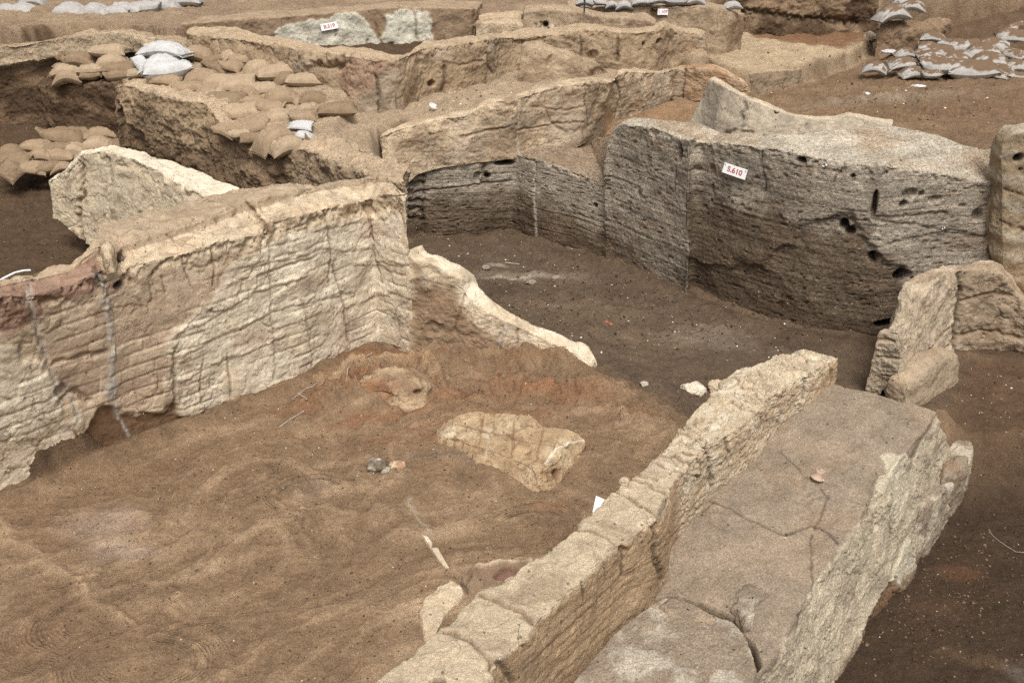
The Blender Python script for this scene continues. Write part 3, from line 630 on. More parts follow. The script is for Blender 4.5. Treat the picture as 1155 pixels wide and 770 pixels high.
ZR = -.74
def pf(inn, zi, out, zo, mid=None, bot=None):
    i = P(*inn, zi); o = P(*out, zo); m = i * .45 + o * .55 + np.array([0, 0, .02])
    b = P(*bot, ZR) if bot else o + np.array([.11, -.09, 0])
    lo = o * .9 + b * .1; lo[2] = zo - .10
    i2 = back(i, -.10, .08, 0)
    return [back(drop(i2, -1.), 0, 0), i2, i, m, o, drop(b, ZR - .15)][::-1]
S = Loft([pf((560, 860), -.10, (800, 850), -.05, bot=(880, 865)), pf((640, 790), -.08, (835, 780), -.02, bot=(940, 772)), pf((700, 712), -.02, (868, 744), .02, bot=(962, 745)), pf((745, 660), .06, (893, 702), .08, bot=(980, 712)), pf((788, 597), .18, (918, 660), .12, bot=(1004, 680)), pf((806, 562), .22, (938, 630), .17, bot=(1028, 648)), pf((834, 534), .25, (962, 596), .22, bot=(1048, 618)), pf((866, 508), .28, (988, 560), .28, bot=(1062, 600)),
          pf((902, 471), .37, (1014, 520), .34, bot=(1078, 573)), pf((928, 447), .43, (1042, 486), .40, bot=(1088, 556)), pf((946, 434), .46, (1056, 464), .43, bot=(1092, 545))], res=.0105, caps=(0, 1), smooth=6)
# rows run from the outer foot up to the platform top and down behind the wall
S.n *= -1 if (S.n[:, 2][(S.strip > 1.2) & (S.strip < 2.5)].mean() < 0) else 1
S.vis = ((S.n * (np.array([0, 0, CAMZ]) - S.G)).sum(1) > 0)
FLIPPED = None
relief(S, .03, .014, .004, 0, 111)
side = (S.strip < .97) & ~S.cap
pz = S.zone([(845, 800), (860, 760), (890, 712), (917, 664), (937, 632), (960, 600), (984, 575), (994, 530), (1010, 512), (1030, 520), (1042, 500), (1060, 470), (1096, 545), (1062, 603), (1026, 650), (1000, 690), (965, 745), (930, 800)], .02, .05, seed=3)
S.col[:] = C_PLATF; S.col = mix(S.col, C_UP, sstep(0, .4, fbm(S.G, 1.6, 4, 4)) * .35)
S.col = mix(S.col, C_UPD, sstep(.1, .5, fbm(S.G, 4, 4, 24)) * .4)
nfl = fbm(S.G, 3.0, 5, 37, .55)
S.disp += pz * (.02 + .035 * terrace(nfl, 4, .18)); eg = sstep(.82, .98, (nfl * 4) % 1.)
S.col = mix(S.col, lin(198, 184, 158), pz * (.72 + .28 * sstep(-.1, .2, fbm(S.G, 4, 4, 44)))); S.col = mix(S.col, C_UPD, pz * eg * .55)  # pale plaster patch; its flake edges carry painted shading too
S.col = mix(S.col, lin(214, 203, 176), S.zone([(995, 515), (1020, 512), (1025, 545), (1012, 590), (998, 585)], .02, .04) * .6)
gn = S.zone([(1004, 640), (1022, 605), (1030, 640), (1022, 655), (1010, 668), (996, 655)], .015, .03)
S.disp += gn * .02; S.col = mix(S.col, lin(205, 196, 172), gn * .7)
br = S.zone([(972, 700), (988, 668), (1002, 650), (1018, 676), (985, 730), (960, 775)], .02, .03); S.disp -= br * .03; S.col = mix(S.col, C_BROWN, br * .85)
S.col = mix(S.col, C_BROWN, sstep(-.60, -.74, S.G[:, 2] + .12 * fbm(S.G, 2, 3, 77)) * .85)
for ln, w in (([(801, 564), (818, 570), (838, 581), (860, 591), (886, 602)], .011), ([(886, 602), (900, 596), (913, 592), (925, 593)], .012), ([(925, 593), (935, 600), (944, 612)], .010), ([(878, 509), (895, 525), (910, 540)], .008), ([(921, 545), (934, 560), (926, 582), (918, 596)], .009), ([(915, 600), (915, 632), (918, 655), (914, 680), (898, 695)], .009), ([(805, 566), (790, 580)], .008), ([(1010, 545), (1000, 580), (1004, 620)], .008)):
    S.groove(ln, w * .68, .016, C_DARK, .55, .9)
sink = S.zone([(540, 900), (640, 772), (700, 712), (738, 672), (760, 670), (800, 686), (828, 698), (848, 730), (851, 790), (840, 880)], .012, .008, seed=31) * (S.strip > 1.0); S.disp -= sink * .20; S.col = mix(S.col, C_BROWN, sink * .8)
S.hole(975, 560, .16, .10, .03); S.hole(950, 590, .14, .08, .02)
S.groove([(1000, 470), (960, 500), (925, 540), (905, 570)], .06, .02)
PLATS = S
PLAT = S.build('mud_platform', M_PLAT, 'raised grey mud platform with pale plaster side, right of the foreground wall', 'platform')
# ------------------------------------------------------------------ broken block in the very foreground, knob and step against the platform
def rock_block(name, outline, zt, zb, mat, col, label, cat, res=.011, seed=0, dome=.03, rel=(.03, .015, .006), round_=.05, spots=None):
    """solid clod with the surveyed plan outline: top skin and sides in one mesh"""
    W = np.array([P(x, y, zt)[:2] for x, y in outline]); c = W.mean(0)
    n = len(W); t = np.linspace(0, n, 160, endpoint=False); W2 = np.stack([np.interp(t, np.arange(n + 1), np.r_[W[:, k], W[0, k]]) for k in (0, 1)], 1)
    for _ in range(3): W2 = (np.roll(W2, 1, 0) + 2 * W2 + np.roll(W2, -1, 0)) / 4
    rad = np.linalg.norm(W2 - c, axis=1).max(); nr = int(rad / res); ns = max(4, int((zt - zb) / res))
    m = max(160, int(2 * math.pi * rad * .8 / res)); t = np.linspace(0, 160, m, endpoint=False)
    W3 = np.stack([np.interp(t, np.arange(161), np.r_[W2[:, k], W2[0, k]]) for k in (0, 1)], 1)
    rings = []
    for k in range(1, nr + 1):
        q = k / nr; e = max(0, (q - (1 - round_ / rad)) / (round_ / rad))
        z = zt + dome * (1 - q * q) - round_ * .7 * (1 - math.sqrt(max(0, 1 - e * e)))
        rings.append(np.c_[c + (W3 - c) * q, np.full(m, z)])
    z0 = rings[-1][0, 2]
    for k in range(1, ns + 1): rings.append(np.c_[c + (W3 - c) * (1 + .04 * k / ns), np.full(m, z0 + (zb - z0) * k / ns)])
    G = np.stack(rings, 0)
    for _ in range(3):
        G[1:-1] = G[1:-1] * .5 + (G[2:] + G[:-2]) * .25
    du = np.roll(G, -1, 1) - np.roll(G, 1, 1); dv = np.gradient(G, axis=0); nm = np.cross(dv, du); nm /= np.linalg.norm(nm, axis=2)[..., None] + 1e-9
    if nm[nr // 2, :, 2].mean() < 0: nm = -nm
    V = G.reshape(-1, 3); nm = nm.reshape(-1, 3)
    V = V + nm * (rel[0] * fbm(V, 3, 3, seed) + rel[1] * fbm(V, 9, 4, seed + 5) + rel[2] * fbm(V, 34, 3, seed + 9))[:, None]
    a = np.arange(len(V)).reshape(G.shape[:2]); b = np.roll(a, -1, 1)
    Fq = np.stack([a[:-1], a[1:], b[1:], b[:-1]], -1).reshape(-1, 4)
    cc = mix(np.tile(col[0], (len(V), 1)), col[1], sstep(-.1, .35, fbm(V, 5, 4, seed + 3)))
    if spots is not None: cc = mix(cc, spots, sstep(.15, .4, fbm(V, 4, 3, seed + 8)))
    return tag(mesh_obj(name, V, Fq, mat, cc), label, cat)
rock_block('mud_block', [(560, 900), (640, 775), (690, 715), (732, 680), (748, 672), (762, 673), (780, 682), (806, 693), (828, 700), (843, 716), (852, 740), (853, 762), (830, 830), (800, 900)], .05, -.6, M_PLAT, (C_PLATF, C_GREYL * .9), 'broken flat mud block in the foreground, split from the platform by a gap', 'mud block', seed=3, rel=(.02, .010, .006), dome=.02)
rock_block('mud_lump', [(830, 694), (824, 684), (830, 668), (846, 654), (862, 650), (874, 656), (870, 670), (858, 682), (852, 700), (840, 704)], .13, -.2, M_COPE, (C_PLATF, C_GREYL), 'small rounded mud knob on the platform beside the foreground block', 'mud lump', seed=9, rel=(.06, .03, .008), dome=.02, round_=.07)
rock_block('mud_lump', [(742, 682), (754, 673), (768, 675), (792, 686), (812, 696), (806, 704), (780, 700), (755, 694)], .07, -.2, M_PLAT, (C_PLATF, C_UP), 'thin mud slab on the near edge of the dark gap', 'mud lump', seed=14, rel=(.01, .01, .004), dome=.01)
rock_block('mud_step', [(1034, 512), (1050, 500), (1064, 496), (1080, 495), (1094, 497), (1099, 505), (1097, 518), (1080, 540), (1058, 566), (1036, 580), (1024, 560)], -.25, -.95, M_PLAT, (C_PLATF, C_GREYL), 'small rounded mud step at the far outer corner of the grey platform', 'step', seed=121, rel=(.02, .02, .007), dome=.04, round_=.06, spots=lin(190, 175, 150))
rock_block('mud_lump', [(1056, 520), (1066, 513), (1080, 512), (1092, 515), (1092, 526), (1078, 536), (1062, 540)], -.17, -.6, M_PLAT, (C_PLATF, C_UPD), 'low mud hump on the small step at the platform corner', 'mud lump', seed=124, rel=(.03, .02, .006), dome=.03, round_=.06)

# ------------------------------------------------------------------ baulk under the sandbags and the back of the left pit
ZL = .22
def bk(px, py, y, dz=0.0, dx=.22, bd=.5):
    a = Y(px, py, y); k = back(a, dx, bd, dz)
    return [np.array([a[0] - .08, a[1] - .06, ZL - .1]), a, k, drop(k, a[2] - .5)]
S = Loft([bk(127, 95, 12.95), bk(146, 95, 12.85), bk(176, 105, 12.5), bk(205, 111, 12.22), bk(231, 115, 12.0), bk(241, 128, 11.85), bk(250, 140, 11.7), bk(280, 158, 11.35), bk(338, 167, 10.9), bk(352, 170, 10.75, .07, bd=.22), bk(375, 180, 10.5, .10, bd=.25), bk(395, 188, 10.2, .06, bd=.3), bk(413, 196, 9.9, .03, bd=.4), bk(436, 201, 9.6, .02, bd=.45, dx=.06), bk(454, 206, 9.45, .02, bd=.4, dx=.0)], res=.0135, caps=(1, 1), smooth=4)
f = S.strip < .98; relief(S, .07, .05, .016, .02, 131)
S.col[:] = C_CLAY; S.col = mix(S.col, lin(172, 150, 120), sstep(.75, 1.2, S.G[:, 2]) * sstep(-.1, .3, fbm(S.G, 2.5, 4, 3)) * f * (S.px[:, 0] < 260) * .8); S.col = mix(S.col, C_SOILD, f * sstep(1.1, .5, S.G[:, 2] + .25 * fbm(S.G, 1.5, 3, 6)) * .7)
S.col = mix(S.col, C_TAN, (~f) * .7); S.col = mix(S.col, C_UP, (S.px[:, 0] > 330) * .5)
cut = S.zone([(120, 108), (135, 118), (145, 140), (160, 150), (168, 175), (160, 260), (110, 260)], .03, .06) * f; S.disp -= cut * .10
S.groove([(376, 182), (376, 200), (375, 212)], .012, .01, C_GREYL, .7); S.hole(392, 186, .15, .05, .05)
S.build('earth_baulk', M_CLAY, 'rough clay baulk carrying the sandbag heap beside the left pit', 'earth bank')

def rim(px, pt, y):
    a = Y(px, pt, y); l = Y(px, pt + 24, y + .02); b = np.array([a[0], y - .05, ZL - .2])
    return [b, np.array([l[0], y + .10, l[2] - .02]), np.array([l[0], y - .02, l[2] + .02]), a, back(a, 0, .9, .02), drop(back(a, 0, .95), a[2] - .6)]
S = Loft([rim(-160, 70, 13.6), rim(-60, 60, 14.0), rim(0, 52, 14.2), rim(40, 47, 14.3), rim(80, 41, 14.35), rim(110, 37, 14.4), rim(140, 37, 14.4), rim(160, 40, 14.3), rim(185, 44, 14.2), rim(215, 48, 14.0)], res=.0145, caps=(0, 0), smooth=2)
relief(S, .06, .03, .012, .0, 141)
S.col[:] = C_SOILD; S.col = mix(S.col, C_TAN * .9, sstep(.95, 1.05, S.strip) * .85); S.col = mix(S.col, C_UPD, (S.strip > 3) * .6); S.col = mix(S.col, lin(132, 108, 84), (S.strip < 1) * sstep(.0, .4, fbm(S.G * np.array([1, 1, 3]), 1.8, 4, 3)) * .7)
S.build('earth_section', M_CLAY, 'brown earth section with a pale overhanging rim at the back of the left pit', 'wall')

S = Loft([[np.array([a[0], a[1] - .06, ZL - .2]), a, back(a, 0, .55, .03), drop(back(a, 0, .6), a[2] - .4)] for a in (Y(38, 96, 14.05), Y(56, 95, 13.75), Y(80, 95, 13.62), Y(112, 94, 13.5), Y(135, 92, 13.4), Y(165, 90, 13.2))], res=.0145, caps=(1, 1), smooth=5)
relief(S, .07, .035, .012, 0, 143); S.col[:] = C_SOILD; S.col = mix(S.col, lin(132, 108, 84), sstep(.0, .4, fbm(S.G * np.array([1, 1, 3]), 1.8, 4, 3)) * .6)
S.build('earth_ledge', M_CLAY, 'dark earth ledge carrying the small sandbag stack under the pale rim', 'earth bank')

# ------------------------------------------------------------------ thin plaster wall standing in the left pit
def fw(base, ft, bt, y, bd=.14):
    b = Y(*base, y); a = Y(*ft, y + .05); k = Y(*bt, y + .05 + bd)
    return [b, a, k, np.array([k[0], k[1] + .05, b[2] + .05])]
S = Loft([fw((60, 246), (55, 205), (54, 203), 10.65, .08), fw((66, 247), (66, 197), (64, 196), 10.6, .1), fw((84, 262), (76, 193), (75, 191), 10.5, .1), fw((92, 272), (92, 173), (90, 169), 10.42, .12), fw((110, 280), (120, 170), (118, 166), 10.3, .14), fw((135, 290), (150, 179), (152, 172), 10.1, .2), fw((165, 300), (180, 193), (186, 179), 9.85, .35), fw((190, 300), (205, 209), (212, 189), 9.65, .4), fw((220, 300), (232, 222), (243, 202), 9.45, .4), fw((250, 300), (260, 232), (272, 212), 9.25, .35)], res=.011, caps=(1, 1), smooth=3)
relief(S, .020, .008, .004, .012, 151); plates(S, (3, 3, 4), .012, .010, .04, 1.0, 63, None); chips(S, 1.0, .04, 29, .12, 7); f = S.strip < .98
S.col[:] = lin(196, 180, 153); S.col = mix(S.col, C_PLAST2, sstep(0, .4, fbm(S.G, 3, 4, 2)) * .6); S.col = mix(S.col, C_PLAST * .95, (~f) * .8)
S.groove([(92, 190), (92, 215), (88, 245), (92, 270)], .035, .05, C_UPD, .7); S.groove([(70, 195), (74, 220), (72, 244)], .008, .02, C_UPD, .5); S.groove([(122, 178), (124, 210), (122, 250)], .016, .02, C_GREYL, .4); S.groove([(178, 205), (182, 225)], .012, .02, C_GREYL, .4)
spk = f * sstep(.2, .45, fbm(S.G, 8, 3, 60)); S.disp -= .005 * spk; S.col = mix(S.col, C_UPD, .5 * spk)
S.groove([(128, 166), (160, 176), (185, 192), (210, 207), (238, 222)], .05, -.035)
S.build('plaster_wall', M_PLAST, 'thin pale plaster wall with a jagged top standing in the left pit', 'wall')

# ------------------------------------------------------------------ walls of the upper rooms
def w3(base, y, top, bd=.30, yb=.05):
    b = Y(*base, y); a = Y(*top, y + yb); k = back(a, .05, bd + .18, -.02)
    return [back(b, 0, -.03, -.45), a, k, back(drop(k, b[2] - .5), .05, .15)]
def q3(base, z, top, bd=.30, yb=.05):
    b = P(*base, z); return w3(base, b[1], top, bd, yb)
cw = [w3((205, 70), 14.0, (205, 34)), w3((218, 72), 13.85, (219, 38)), w3((250, 80), 13.6, (250, 40)), w3((280, 88), 13.4, (278, 43)), w3((320, 96), 13.1, (318, 51)), w3((350, 105), 12.85, (345, 57)), w3((370, 110), 12.7, (366, 58)), w3((383, 116), 12.6, (384, 60)), w3((394, 126), 12.4, (390, 62)), w3((407, 133), 12.35, (402, 62)),
      q3((428, 130), 1.32, (422, 65)), q3((449, 127), 1.32, (445, 67)), q3((458, 122), 1.33, (457, 62)), q3((476, 113), 1.34, (474, 55)), q3((500, 106), 1.37, (497, 51)), q3((525, 100), 1.42, (520, 48)), q3((545, 90), 1.47, (545, 44)), q3((560, 80), 1.5, (566, 41)), q3((593, 74), 1.5, (600, 39)), q3((637, 76), 1.5, (632, 36)), q3((660, 77), 1.5, (658, 33)), q3((690, 78), 1.5, (690, 35)), q3((726, 78), 1.5, (720, 35)), q3((740, 75), 1.5, (738, 33)), q3((748, 72), 1.5, (748, 28)), q3((760, 68), 1.5, (760, 33)), q3((780, 64), 1.5, (780, 35)), q3((795, 63), 1.5, (797, 37), bd=.4)]
W3COLS = list(cw)
S = Loft(cw, res=.0135, caps=(1, 1), smooth=24)
f = S.strip < .98; relief(S, .07, .022, .008, 0, 161); plates(S, (2.6, 2.6, 3.2), .012, .012, .03, f, 53, None, .6, (0, .4)); chips(S, 1.0, .05, 19, .16, 5)
nn = fbm(S.G, 2.5, 5, 188); S.disp += .022 * terrace(nn, 3, .25) * f
S.col[:] = lin(164, 142, 115); S.col = mix(S.col, C_UPD, f * sstep(0, .4, fbm(S.G, 2, 4, 3)) * .8); S.col = mix(S.col, C_GREY, f * .45 * sstep(.05, .4, fbm(S.G, 1.5, 3, 13)))
S.col = mix(S.col, C_TAN, (~f) * .35); S.col = mix(S.col, lin(170, 138, 114), S.zone([(384, 62), (425, 66), (440, 72), (430, 90), (405, 112), (392, 118), (384, 100)], .05, .06) * .75)
for ln, w, d in (([(426, 88), (428, 108), (428, 130)], .022, .10), ([(446, 105), (447, 126)], .008, .03), ([(500, 70), (501, 88), (501, 105)], .022, .08), ([(385, 60), (386, 76)], .016, .06), ([(548, 60), (550, 72), (556, 84)], .014, .05), ([(593, 48), (595, 60), (593, 73)], .014, .05), ([(654, 42), (655, 62)], .016, .07), ([(697, 44), (697, 68)], .016, .05), ([(326, 62), (325, 82)], .014, .08), ([(500, 70), (520, 73), (545, 68)], .012, .04)):
    S.groove(ln, w, d, C_DARK, .55)
S.hole(487, 95, .07, .05, .08, C_BROWN); S.hole(742, 47, .07, .05, .06, C_BROWN); S.hole(728, 50, .04, .04, .05, C_BROWN); S.hole(669, 62, .08, .08, .05); S.hole(696, 66, .06, .08, .05)
S.groove([(362, 74), (375, 76), (385, 76)], .03, .06, C_BROWN, .4); S.groove([(345, 70), (365, 62), (382, 66)], .05, -.05)
W3S = S
S.build('mudbrick_wall', M_BRICK, 'long winding mudbrick wall behind the sandbag heap with deep vertical cracks', 'wall')
def br3(c, zt, base_z, hw):
    a = P(*c, zt); return a, hw
S = Loft([[back(P(x, y, z), -.16, -.22, -.5), back(P(x, y, z), -.10, -.10, -.03), P(x, y, z), back(P(x, y, z), .14, .06, -.04), back(P(x, y, z), .24, .12, -.5)] for x, y, z in ((597, 46, 1.93), (618, 51, 1.88), (633, 56, 1.82), (650, 62, 1.76), (663, 69, 1.68), (672, 75, 1.60), (678, 80, 1.5))], res=.013, caps=(1, 1), smooth=8)
relief(S, .05, .025, .008, 0, 171); S.col[:] = C_UP; S.col = mix(S.col, C_UPD, sstep(0, .4, fbm(S.G, 3, 4, 3)) * .7); S.groove([(622, 62), (616, 75)], .012, .04, C_BROWN, .5)
S.build('mudbrick_wall', M_BRICK, 'short sloping wall branch dropping from the winding back wall into the upper room', 'wall')
def simple(cols, name, mat, label, cat, base, alt, seed, res=.015, rel=(.04, .02, .008), bd=.4, smooth=5, cap=(1, 1)):
    S = Loft([w3(b, y, t, bd) for b, y, t in cols], res=res, caps=cap, smooth=smooth)
    relief(S, *rel, 0, seed); S.col[:] = base; S.col = mix(S.col, alt, sstep(-.1, .35, fbm(S.G, 2, 4, seed + 1))); S.col = mix(S.col, C_UP, (S.strip > .98) * .6)
    return S
S = simple([((200, 60), 14.3, (204, 27)), ((262, 62), 14.6, (260, 22)), ((310, 60), 14.8, (310, 19)), ((345, 62), 14.95, (347, 16)), ((386, 64), 15.1, (385, 13)), ((422, 66), 15.2, (420, 9)), ((450, 64), 15.25, (445, 8)), ((500, 58), 15.3, (500, 8)), ((532, 48), 15.35, (539, 9))], '', None, '', '', C_UPD, C_CLAY, 181, bd=.5)
f = S.strip < .98
wz = np.maximum(S.zone([(310, 38), (322, 30), (345, 26), (365, 24), (385, 17), (408, 17), (412, 24), (420, 30), (430, 40), (428, 22), (440, 14), (466, 11), (484, 16), (489, 45), (470, 52), (448, 55), (430, 62), (380, 60), (318, 56)], .02, .06, seed=2), 0) * f
wz *= 1 - S.zone([(413, 16), (433, 18), (434, 30), (428, 44), (418, 34)], .02, .03)
S.disp += wz * (.025 + .02 * terrace(fbm(S.G, 3, 4, 5), 4)); S.col = mix(S.col, lin(208, 203, 184), wz * .92); S.col = mix(S.col, C_GREY, wz * .4 * sstep(.1, .4, fbm(S.G, 5, 4, 71)))
for ln in ([(379, 25), (378, 42)], [(468, 14), (469, 30), (471, 46)], [(424, 28), (428, 42), (430, 50)], [(414, 45), (412, 56)]): S.groove(ln, .016, .03, C_BROWN, .6)
S.groove([(430, 60), (445, 56), (452, 62)], .06, .10, C_DARK, .5); S.groove([(534, 10), (534, 45)], .02, .05, C_DARK, .4)
W4S = S
S.build('plastered_wall', M_PLAST, 'back wall with large peeling pale grey plaster patches, carrying the slanted label', 'wall')
S = simple([((585, 40), 15.0, (590, 13)), ((610, 40), 14.95, (610, 11)), ((640, 38), 14.9, (640, 11)), ((662, 38), 14.85, (662, 15)), ((672, 38), 14.8, (675, 18)), ((705, 38), 14.7, (705, 20)), ((732, 38), 14.6, (730, 22)), ((742, 38), 14.55, (740, 27))], '', None, '', '', C_UP, C_UPD, 191, bd=.35)
S.col = mix(S.col, C_PLAST, S.zone([(601, 28), (608, 27), (612, 32), (622, 30), (626, 36), (602, 38)], .02, .03) * .9)
for x in (604, 609, 614, 618): S.groove([(x, 27), (x, 38)], .02, .04, C_BROWN, .7)
S.hole(615, 27, .05, .05, .06, C_DARK); S.groove([(664, 18), (661, 30)], .02, .03, C_GREYL, .5)
S.build('mudbrick_wall', M_BRICK, 'rounded low wall bench with small white plaster flecks, far at the back middle', 'wall')
S = simple([((640, 30), 15.9, (640, 9)), ((680, 30), 15.8, (680, 7)), ((720, 32), 15.7, (720, 7)), ((760, 34), 15.6, (760, 6)), ((790, 34), 15.5, (790, 6)), ((810, 34), 15.45, (812, 8)), ((826, 32), 15.6, (826, 13)), ((838, 30), 15.9, (838, 17))], '', None, '', '', C_UP, C_CLAY, 201, bd=.5)
S.hole(738, 14, .08, .12, .06, C_BROWN); S.col = mix(S.col, C_SOILD, S.zone([(733, 10), (742, 8), (744, 22), (733, 22)], .02, .02) * .5)
W7S = S
S.build('mudbrick_wall', M_BRICK, 'far low mudbrick wall carrying a small white label, with white bags behind it', 'wall')
S = simple([((538, 46), 15.5, (538, 18)), ((575, 44), 15.45, (575, 16)), ((588, 42), 15.4, (588, 17))], '', None, '', '', C_TAN, C_UPD, 211, bd=.3)
S.build('mud_step', M_BRICK, 'upper small mud step beside the peeling back wall', 'step')
S = simple([((536, 48), 15.1, (536, 25)), ((565, 46), 15.05, (565, 24)), ((590, 44), 15.0, (590, 27))], '', None, '', '', C_TAN, C_UPD, 212, bd=.3)
S.build('mud_step', M_BRICK, 'lower small mud step in front of the far rounded bench wall', 'step')
S = simple([((430, 40), 17.2, (430, -12)), ((500, 30), 17.2, (500, -12)), ((560, 16), 17.2, (560, -14)), ((640, 16), 17.1, (640, -14)), ((700, 20), 17.2, (700, -6)), ((800, 26), 17.2, (800, -4)), ((850, 28), 17.1, (850, -6)), ((886, 28), 17.1, (890, -8)), ((940, 30), 17.2, (930, -8)), ((995, 30), 17.2, (990, -8))], '', None, '', '', C_SOILD, C_CLAY, 221, bd=.6, rel=(.08, .04, .012))
S.groove([(775, 15), (850, 13), (890, 20), (930, 22), (965, 25)], .05, .12, C_DARK, .5); S.hole(582, 12, .12, .05, .12, C_DARK)
S.build('earth_section', M_CLAY, 'dark brown earth section closing the site along the top', 'wall')
# low pale platform at the back right
S = Loft([w3((852, 99), P(852, 99, 1.2)[1], (846, 83), .9), w3((900, 94), P(900, 94, 1.2)[1], (898, 78), .9), w3((926, 84), P(926, 84, 1.2)[1], (922, 74), .8), w3((945, 77), P(945, 77, 1.2)[1], (942, 65), .7), w3((968, 68), P(968, 68, 1.2)[1], (966, 57), .5)], res=.014, caps=(1, 1), smooth=5)
relief(S, .04, .025, .01, 0, 231); S.col[:] = lin(142, 124, 102); S.col = mix(S.col, lin(178, 156, 126), (S.strip > .98) * .9)
S.build('mud_platform', M_BRICK, 'low pale mud platform edge beyond the winding walls, before the brown floor', 'platform')
S = Loft([[P(998 + dx, 34, 1.62) + np.array([0, -.10, -.5]), P(998 + dx, 34, 1.62), P(1010 + dx, 22, 1.75), drop(P(1010 + dx, 20, 1.75), 1.2)] for dx in (-10, 8, 30, 50, 62)], res=.015, caps=(1, 1), smooth=10)
relief(S, .08, .04, .012, 0, 241); S.col[:] = lin(138, 115, 92); S.col = mix(S.col, C_UPD, sstep(0, .4, fbm(S.G, 3, 4, 3)) * .5)
S.build('earth_mound', M_CLAY, 'grey brown earth mound under white bags at the back right', 'earth bank')

# ------------------------------------------------------------------ terrace profile under the sandbags
anch = [(227, 88, 13.2), (272, 72, 13.35), (312, 85, 12.95), (341, 92, 12.75), (379, 125, 12.15), (340, 140, 11.5), (308, 152, 11.3), (252, 145, 11.75), (237, 102, 12.6), (268, 129, 12.0), (325, 163, 11.1), (187, 91, 13.0)]
A_ = np.array([(1, a, b) for a, b, _ in anch], float); cf = np.linalg.lstsq(A_, np.array([a[2] for a in anch]), rcond=None)[0]
heap_y = lambda px, py: cf[0] + cf[1] * px + cf[2] * py
terr_pts = [Y(px, py + 6, heap_y(px, py + 6)) for px, py, _ in anch]
At = np.array([(1, p[0], p[1]) for p in terr_pts]); ct = np.linalg.lstsq(At, np.array([p[2] for p in terr_pts]), rcond=None)[0]

# ------------------------------------------------------------------ the ground: one sheet, fine near the camera, out to the horizon
ny = 1000; nx = 1150
ys = np.concatenate([np.geomspace(3.2, 18.5, ny), np.geomspace(18.8, 260, 60)])
sx = np.linspace(-.66, .66, nx); sx = np.concatenate([np.geomspace(-6, -.67, 40), sx, np.geomspace(.67, 6, 40)])
GX = (sx[None, :] * (ys[:, None] + 2.0)).ravel(); GY = np.repeat(ys, len(sx)); XY = np.stack([GX, GY], 1).astype(np.float32)
X3 = np.stack([GX, GY, np.zeros(len(GX))], 1).astype(np.float32)
w1 = fbm(X3, 1.3, 4, 301); w2 = fbm(X3, 5.0, 4, 311); w3n = fbm(X3, 18, 4, 321); w4 = perlin(X3, 60, 331)
WARP = XY + np.stack([fbm(X3, 2.2, 4, 341), fbm(X3, 2.2, 4, 351)], 1) * .12
Z = np.full(len(GX), 2.0) + .05 * w1; GC = np.tile(C_UPD, (len(GX), 1)); 
GC = mix(GC, lin(164, 142, 115), sstep(-.2, .4, w1) * .6)
def region(poly, zf, col, blend=.03, colw=.05, warp=True, cs=1.0):
    global Z, GC
    pg = np.array([p[:2] for p in poly]); lo = pg.min(0) - .6; hi = pg.max(0) + .6
    I = np.where(((XY > lo) & (XY < hi)).all(1))[0]
    sd = poly_sdf(XY[I], pg); zz_ = zf(GX[I], GY[I]) if callable(zf) else zf
    m = sstep(-blend, blend, sd); Z[I] = Z[I] * (1 - m) + zz_ * m
    if col is not None:
        sd2 = poly_sdf(WARP[I], pg); GC[I] = mix(GC[I], col, sstep(-colw, colw, sd2) * cs)
mid = lambda S, px, py, d: S.G[S.near(px, py)] + np.array(d)
# everything inside the excavation starts at the lowest level
w3line = [back(c[1], .0, .06) for c in W3COLS]
w3b = [back(p, .02, .16) for p in w3line]
hull = [np.array([-14., 1., 0]), np.array([-14., 13.8, 0])] + [Y(x, t, y_ + .15) for x, t, y_ in ((-60, 60, 14.0), (0, 52, 14.2), (80, 41, 14.35), (140, 38, 14.4))] + w3b + [P(800, 40, 1.45), P(850, 28, 1.45), P(995, 30, 1.4), P(1300, 20, 1.6), np.array([16., 14., 0]), np.array([16., 1., 0])]
region(hull, -.1, C_SOILD, .02)
region(w3b + [P(840, 20, 1.9), P(640, 12, 1.95), Y(539, 9, 15.6), Y(500, 8, 15.5), Y(445, 8, 15.45), Y(385, 13, 15.3), Y(347, 16, 15.15), Y(310, 19, 15.0), Y(260, 22, 14.8), Y(204, 27, 14.45)], 1.62, C_SOILD, .06)
bkl = [P(100, 60, 1.75), P(127, 92, 1.5), Y(176, 103, 12.65), Y(231, 113, 12.15), Y(250, 138, 11.85), Y(280, 156, 11.5), Y(340, 165, 11.1), Y(375, 176, 10.7), Y(415, 192, 10.1), Y(450, 200, 9.6)]
w2l = [back(c[1], .03, .16) for c in W2COLS[:-1]]
region(bkl + [w2l[0]] + w3line[:11][::-1], lambda x, y: ct[0] + ct[1] * x + ct[2] * y - .03, C_UP, .05)
up = plane([(404, 133, 1.30), (449, 127, 1.32), (500, 106, 1.37), (555, 83, 1.48), (593, 74, 1.5), (660, 77, 1.5), (726, 78, 1.5), (790, 64, 1.5), (487, 124, 1.32), (540, 110, 1.42), (610, 95, 1.52)])
region([bkl[-1]] + w2l + [P(800, 62, 1.5)] + w3line[7:][::-1] + [P(400, 128, 1.34), P(380, 150, 1.3)], up, C_UP, .06, .1)
ramp_z = lambda x, y: up(x, y) + .02
